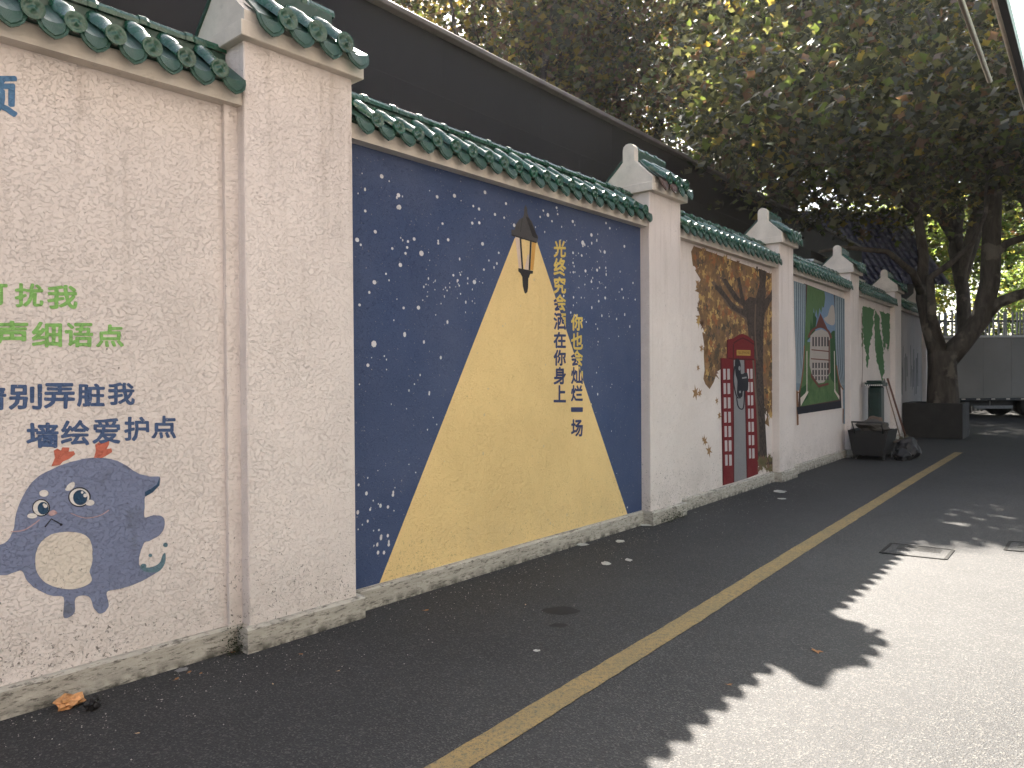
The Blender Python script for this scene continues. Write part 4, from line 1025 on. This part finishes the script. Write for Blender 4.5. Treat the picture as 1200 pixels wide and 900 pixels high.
tree_at(-.5, 24.5, 17.8, 5.6, 'brown tinged plane tree rising over the middle of the black building', 22, ML, AUT, 25000, .2)
tree_at(4.5, 27, 19.5, 5.8, 'tall plane tree behind the black roof, left of the gap of sky', 23, ML, AUT, 25000, .2)
tree_at(9.3, 25.5, 18, 5.2, 'dark plane tree behind the far end of the black building', 24, ML, DRK, 28000, .2, zlow=7.6)
tree_at(16.5, 27, 18, 5.6, 'dark plane tree beyond the parked box truck on the left', 25, ML, DRK, 28000, .2, zlow=7.0)
tree_at(22.5, 26.5, 18, 5.8, 'dark plane tree beyond the parked box truck at the right edge', 26, ML, DRK, 28000, .2, zlow=7.0)
tree_at(0.5, 35, 24, 7.5, 'distant plane tree between the two tallest ones', 27, ML, AUT, 24000, .24)
tree_at(10.5, 38, 24, 7, 'distant tree closing the gap over the tiled house', 28, MB, [2, 4, 1, 2, 4], 24000, .24)
tree_at(20, 37, 15, 7, 'bright sunlit yellow green tree far beyond the truck', 29, MB, LGT, 30000, .2, 'broadleaf_tree', zlow=2.2)
tree_at(31, 39, 14, 6.5, 'bright green tree far beyond the truck at the right edge', 30, MB, [1, 2, .2, 1, 6], 30000, .2, 'broadleaf_tree', zlow=2.0)
tree_at(-13, 32, 22, 7, 'far plane tree over the left end of the black roof', 31, ML, AUT, 24000, .24)
tree_at(15.6, 21, 12.5, 3.8, 'slim plane tree right of the big forked tree', 32, ML, DRK, 26000, zlow=6.6)

tree_at(11.8, 7.4, 10.5, 4.2, 'unseen tree added to block sky, beyond the building on the right', 33, ML, DRK, 16000, .22, zlow=2.6, trim=False)  # off-frame trees added to cut the sky light on the far wall
tree_at(15.8, 10.6, 11, 4.2, 'second unseen tree added to block sky on the right side of the lane', 34, ML, DRK, 16000, .22, zlow=2.6, trim=False)
tree_at(21.5, 15, 13, 4.6, 'third unseen tree added to block sky on the right side of the lane', 35, ML, DRK, 18000, .25, zlow=2.6, trim=False)
# ================================================================== BLACK BUILDING BEHIND THE WALL
fb = Frame((0, 0), R(39.0)); 
def bpt(along, perp, z): v = fb.a*along-fb.b*perp; return Vector((v.x, v.y, z))
WP = -6.7        # perpendicular distance of the facade from the camera line
def at_perp(px, py):
    d = ray(px, py); n = -fb.b; tt = WP/d.dot(n); q = Vector((0, 0, CAM_H))+d*tt; return q.dot(fb.a), q.z
aN, zN = at_perp(450, 3); aF, zF = at_perp(1008, 292)
if 0: print('BLD', aN, zN, aF, zF)
ZT = (zN+zF)/2
bld = thing('black_building', 'long low building clad in black panels behind the tiled wall', 'building', bpt(0, WP, 0), math.atan2(fb.a.y, fb.a.x))
aP = at_perp(948, 300)[0]
bm = bmesh.new(); box(bm, -14, aP, 0, 6, 0, ZT-.78); obj('wall', bm, M_black, bld)
n = 20
for k_ in range(n):
    x0_ = -14+(aF+14)*k_/n; x1_ = -14+(aF+14)*(k_+1)/n
    bm = bmesh.new(); box(bm, x0_+.0006, x1_-.0006, -.055, 6.0, ZT-.822, ZT-.075, .002); obj('fascia_panel', bm, M_black, bld)
for k_ in range(18):
    x0_ = -14+(aP+14)*k_/18; x1_ = -14+(aP+14)*(k_+1)/18
    bm = bmesh.new(); box(bm, x0_+.0006, x1_-.0006, -.055, -.002, 2.2, ZT-.823, .002); obj('cladding_panel', bm, M_black, bld)
bm = bmesh.new(); box(bm, -14, aF+.03, -.16, 6.1, ZT-.07, ZT, .01); obj('coping', bm, M_trim, bld)
bm = bmesh.new(); box(bm, aF-1.2, aF-1.0, .6, .8, 0, ZT-.8); obj('post', bm, M_black, bld)

# ================================================================== UNSEEN BUILDING RIGHT OF THE LANE (implied by awning, size set to block sky)
rb = thing('unseen_building', 'unseen grey brown rendered building right of the lane, sized to block sky', 'building', bpt(0, 2.7, 0), math.atan2(fb.a.y, fb.a.x))
bm = bmesh.new(); box(bm, -8, 6.8, -7, 0, 0, 11); obj('wall', bm, plain('unseen_building_render', (.34, .31, .285), .85, .15, 1.5), rb)
bm = bmesh.new(); box(bm, -8.05, 6.85, -7.05, .12, 11, 11.3); obj('parapet', bm, M_trim, rb)
for q in range(5):
    for z in (1.0, 4.3, 7.6):
        x = -5.5+q*2.7; bm = bmesh.new(); box(bm, x-.65, x+.65, .002, .05, z, z+1.5); wf = obj('window', bm, M_trim, rb)
        bm = bmesh.new(); box(bm, x-.58, x+.58, .051, .055, z+.07, z+1.43); obj('pane', bm, plain('dark_glass', (.02, .02, .025), .1), wf)
# ================================================================== HOUSE WITH TILED ROOF, SHED
hx = dpt(1016, 300, 29)
hs = thing('tiled_house', 'house with a dark grooved tile roof seen between the trees behind the wall', 'building', (hx.x, 30.5, 0), R(4))
bm = bmesh.new(); box(bm, -2.0, 2.0, -2.5, 2.5, 0, 5.0); obj('wall', bm, plain('house_wall', (.07, .068, .07), .8), hs)
t_ = NT('roof_tile_slate'); t_.fin(t_.mix(t_.ramp(t_.noise(5, 4), .3, .7), (.09, .09, .14), (.17, .16, .23)), .45, None, .6); M_slate = t_.m
def gable_roof(w, d, z0, z1, step, parent):
    for sgn in (-1, 1):
        bm = bmesh.new()
        vs = [bm.verts.new(p) for p in ((-w, sgn*d, z0), (w, sgn*d, z0), (w, 0, z1), (-w, 0, z1))]; bm.faces.new(vs)
        r = bmesh.ops.solidify(bm, geom=bm.faces[:], thickness=.12); obj('roof_slope', bm, M_slate, parent)
    bm = bmesh.new(); x = -w
    while x <= w:
        for sgn in (-1, 1):
            rows = 9
            for q in range(rows):
                a, b = q/rows, (q+1)/rows+.01
                p0 = Vector((x, sgn*d*(1-a), z0+(z1-z0)*a+.06)); p1 = Vector((x, sgn*d*(1-b), z0+(z1-z0)*b+.045)); tube(bm, [p0, p1], [.075, .06], 5)
        x += step
    o = obj('roof_tile_course', bm, M_slate, parent); o['kind'] = 'stuff'
    bm = bmesh.new(); box(bm, -w-.05, w+.05, -.15, .15, z1, z1+.22, .03); obj('roof_ridge', bm, M_slate, parent)
gable_roof(2.3, 3.0, 4.85, 8.0, .26, hs)
for x in (-1.2, 0, 1.2):
    bm = bmesh.new(); box(bm, x-.4, x+.4, -2.54, -2.5, 2.0, 3.4); w0 = obj('window', bm, M_white, hs); bm = bmesh.new(); box(bm, x-.34, x+.34, -2.56, -2.541, 2.06, 3.34); obj('pane', bm, plain('dark_glass', (.02, .02, .025), .1), w0)
sx = FR['E'].loc(1010, 335)[0]
sh = thing('lean_to_shed', 'lean-to with a thin pale metal roof just behind the vine panel', 'shed'); FR['E'].place(sh)
bm = bmesh.new(); box(bm, -.4, 2.9, .75, .79, 0, 3.28); obj('wall', bm, M_dark, sh)
bm = bmesh.new(); M = Matrix.Translation((0, 0, 3.45)) @ Matrix.Rotation(R(6), 4, 'X')
box(bm, -.7, 3.2, .42, 2.4, -.02, .02, M=M); obj('roof_sheet', bm, plain('zinc', (.5, .5, .5), .35, .1, 6, .5, .6), sh)
bm = bmesh.new(); box(bm, -.4, 2.9, 2.2, 2.24, 0, 3.4); obj('wall', bm, M_dark, sh)

# ================================================================== BOX TRUCK ACROSS THE END OF THE LANE
TY = 24.0
xa = dpt(1086, 430, TY).x; zt = dpt(1160, 393.5, TY).z; zb = dpt(1160, 467, TY).z
M_tr = plain('truck_box_grey', (.24, .22, .20), .6, .12, .8, .4); M_trd = plain('truck_seam', (.16, .15, .14), .6)
tk = thing('box_truck', 'pale grey box truck parked side-on across the end of the lane', 'truck', (xa, TY, 0), R(-1.0))
LT = 8.2
bm = bmesh.new(); box(bm, 0, LT, 0, 2.3, zb, zt, .02); obj('cargo_box', bm, M_tr, tk)
for q in range(9):
    bm = bmesh.new(); box(bm, LT*q/9+.003, LT*(q+1)/9-.003, -.018, -.002, zb+.06, zt-.08, .002); obj('side_panel', bm, M_tr, tk)
bm = bmesh.new(); box(bm, -.01, LT+.01, -.03, 2.33, zt-.06, zt+.01, .008); obj('top_rail', bm, M_white, tk)
bm = bmesh.new(); box(bm, -.01, LT+.01, -.028, .05, zb-.07, zb+.02, .008); obj('bottom_rail', bm, M_dark, tk)
M_rf = plain('reflector', (.75, .66, .55), .3)
for q in range(13):
    bm = bmesh.new(); box(bm, .15+q*.48, .27+q*.48, -.036, -.029, zb-.03, zb+.0); obj('reflector', bm, M_rf, tk)
bm = bmesh.new(); box(bm, .3, LT+1.6, .5, .62, zb-.25, zb-.08); box(bm, .3, LT+1.6, 1.7, 1.82, zb-.25, zb-.08); obj('chassis', bm, M_dark, tk)
bm = bmesh.new(); box(bm, 1.55, 2.8, .03, .07, .32, .42); tube(bm, [(2.1, .1, .36), (2.1, .1, zb-.05)], .02, 6); obj('side_guard', bm, M_grey, tk)
for x in (.9, 3.6, 4.55, 9.1):
    for y in (.28, 2.02):
        bm = bmesh.new(); tube(bm, [(x, y-.13, .45), (x, y+.13, .45)], .45, 20)
        w0 = obj('wheel', bm, plain('tyre', (.02, .02, .02), .85), tk)
        if y < 1:
            bm = bmesh.new(); tube(bm, [(x, y-.15, .45), (x, y-.131, .45)], [.2, .24], 14); obj('rim', bm, M_grey, w0)
bm = bmesh.new(); extrude_profile(bm, [(.1, .5), (.1, 2.5), (2.2, 2.5), (2.2, .5)], LT+.15, LT+2.1); obj('cab', bm, M_white, tk)
bm = bmesh.new(); box(bm, LT+.7, LT+1.7, .07, .099, 1.5, 2.2); obj('cab_window', bm, plain('dark_glass', (.02, .02, .025), .1), tk)

# gate posts left of the tree trunk
gp = thing('gate_wall', 'short pale wall end with a dark post left of the big tree trunk', 'wall', (dpt(1086, 430, 21.5).x, 21.5, 0), R(-30))
bm = bmesh.new(); box(bm, -.45, .55, 0, .25, 0, 2.45, .01); obj('wall_stub', bm, M_plaster, gp)
bm = bmesh.new(); box(bm, -.1, .08, -.1, -.01, 0, 2.6); obj('post', bm, M_dark, gp)
# metal fence behind the truck
fc = thing('slat_fence', 'tall pale slatted metal fence behind the truck', 'fence', (dpt(1080, 400, 29).x, 29, 0))
for q in range(62):
    x = q*.17; bm = None
    if q == 0:
        bm = bmesh.new(); box(bm, -.03, .03, -.02, .02, 0, 3.9); so_ = obj('slat', bm, plain('fence_white', (.09, .09, .09), .3, .1, 8, .5, .5), fc)
    else: share('slat', so_.data, fc, (x, 0, jit(.01)), (0, jit(.02), 0))
for z in (.6, 3.5):
    bm = bmesh.new(); box(bm, -.1, 10.5, .021, .06, z, z+.08); obj('rail', bm, M_dark, fc)
# hedge bank behind
for i, (x, y, w_, h_, lab) in enumerate(((14, 33, 5, 3.4, 'dark hedge behind the fence, left part'), (24, 33, 6, 3.2, 'dark hedge behind the fence and truck'), (3, 42, 9, 5, 'dark thicket far behind the black building'))):
    t = thing('hedge', lab, 'hedge', (x, y, 0)); 
    bm = bmesh.new(); tube(bm, [(0, 0, 0), (.1, 0, h_*.6)], [.08, .04], 6); obj('stem', bm, M_bark, t)
    leaves('foliage', cloud(0, 0, h_*.5, w_, 1.3, h_*.55, 420, 70+i, .1), 34, .35, .17, ML, [6, 3, .3, .3, 2], t, 80+i)

# ================================================================== AWNING OVERHEAD, UPPER RIGHT
aw = thing('glass_awning', 'pale bluish translucent awning with steel rails overhead at the right', 'awning', (0, 0, 0), 0)
def zpt(px, py, z): return gpt(px, py, z)
e0 = zpt(1168, 0, 3.2); e1 = zpt(1201, 118, 3.2); dv = (e1-e0).normalized(); nv = Vector((dv.y, -dv.x, 0))
E0 = e0-dv*2.0; E1 = e1+dv*2.6
t_ = NT('frosted_awning'); t_.fin((.75, .85, .86), .35, None, .5)
tl = t_.n('BsdfTranslucent'); tl.inputs[0].default_value = (.72, .84, .85, 1); mx = t_.n('MixShader'); mx.inputs[0].default_value = .7
t_.l(t_.b.outputs[0], mx.inputs[1]); t_.l(tl.outputs[0], mx.inputs[2]); t_.l(mx.outputs[0], t_.out.inputs[0])
def slab(name, a, b, o0, o1, z0, z1, mat, parent):
    bm = bmesh.new(); ground_poly(bm, [a+nv*o0, b+nv*o0, b+nv*o1, a+nv*o1], z0, z1); return obj(name, bm, mat, parent)
slab('awning_sheet', E0, E1, .03, 1.5, 3.215, 3.223, t_.m, aw)
slab('edge_beam', E0, E1, .012, .045, 3.15, 3.21, M_dark, aw)
bm = bmesh.new(); tube(bm, [E0+Vector((0, 0, -.0)), E1], .018, 10); obj('edge_rail', bm, M_steel, aw)
r0 = zpt(1124, -6, 3.1); r1 = zpt(1160, 95, 3.1); rd = (r1-r0)
bm = bmesh.new(); tube(bm, [r0-rd*1.4, r1], .013, 10); obj('hanging_rail', bm, M_steel, aw)
bm = bmesh.new(); q0 = r0-rd*1.2; tube(bm, [q0, q0+nv*1.0+Vector((0, 0, .08))], .012, 8); obj('rail_bracket', bm, M_steel, aw)
for f_ in (0.05, .95):
    p = E0.lerp(E1, f_)+nv*1.45; bm = bmesh.new(); tube(bm, [(p.x, p.y, 0), (p.x, p.y, 3.215)], .03, 10); obj('post', bm, M_dark, aw)
for f_ in (.05, .95):
    p = E0.lerp(E1, f_); bm = bmesh.new(); tube(bm, [p+Vector((0, 0, -.0)), p+nv*1.45], .016, 8); obj('cross_bar', bm, M_dark, aw)

# ================================================================== ADDED HAZE VOLUME STANDING IN FOR LENS GLARE
bm = bmesh.new(); box(bm, -45, 60, -14, 70, -1, 27)
hz = bpy.data.materials.new('glare_veil_air'); hz.use_nodes = True; t_ = hz.node_tree; t_.nodes.clear()
pv = t_.nodes.new('ShaderNodeVolumePrincipled'); pv.inputs['Color'].default_value = (.93, .92, .90, 1); pv.inputs['Density'].default_value = .00019; pv.inputs['Anisotropy'].default_value = .55
mo = t_.nodes.new('ShaderNodeOutputMaterial'); t_.links.new(pv.outputs[0], mo.inputs['Volume'])
o = obj('glare_veil', bm, hz); meta(o, 'thin air volume added over the lane to imitate lens glare', 'glare_veil', kind='stuff')
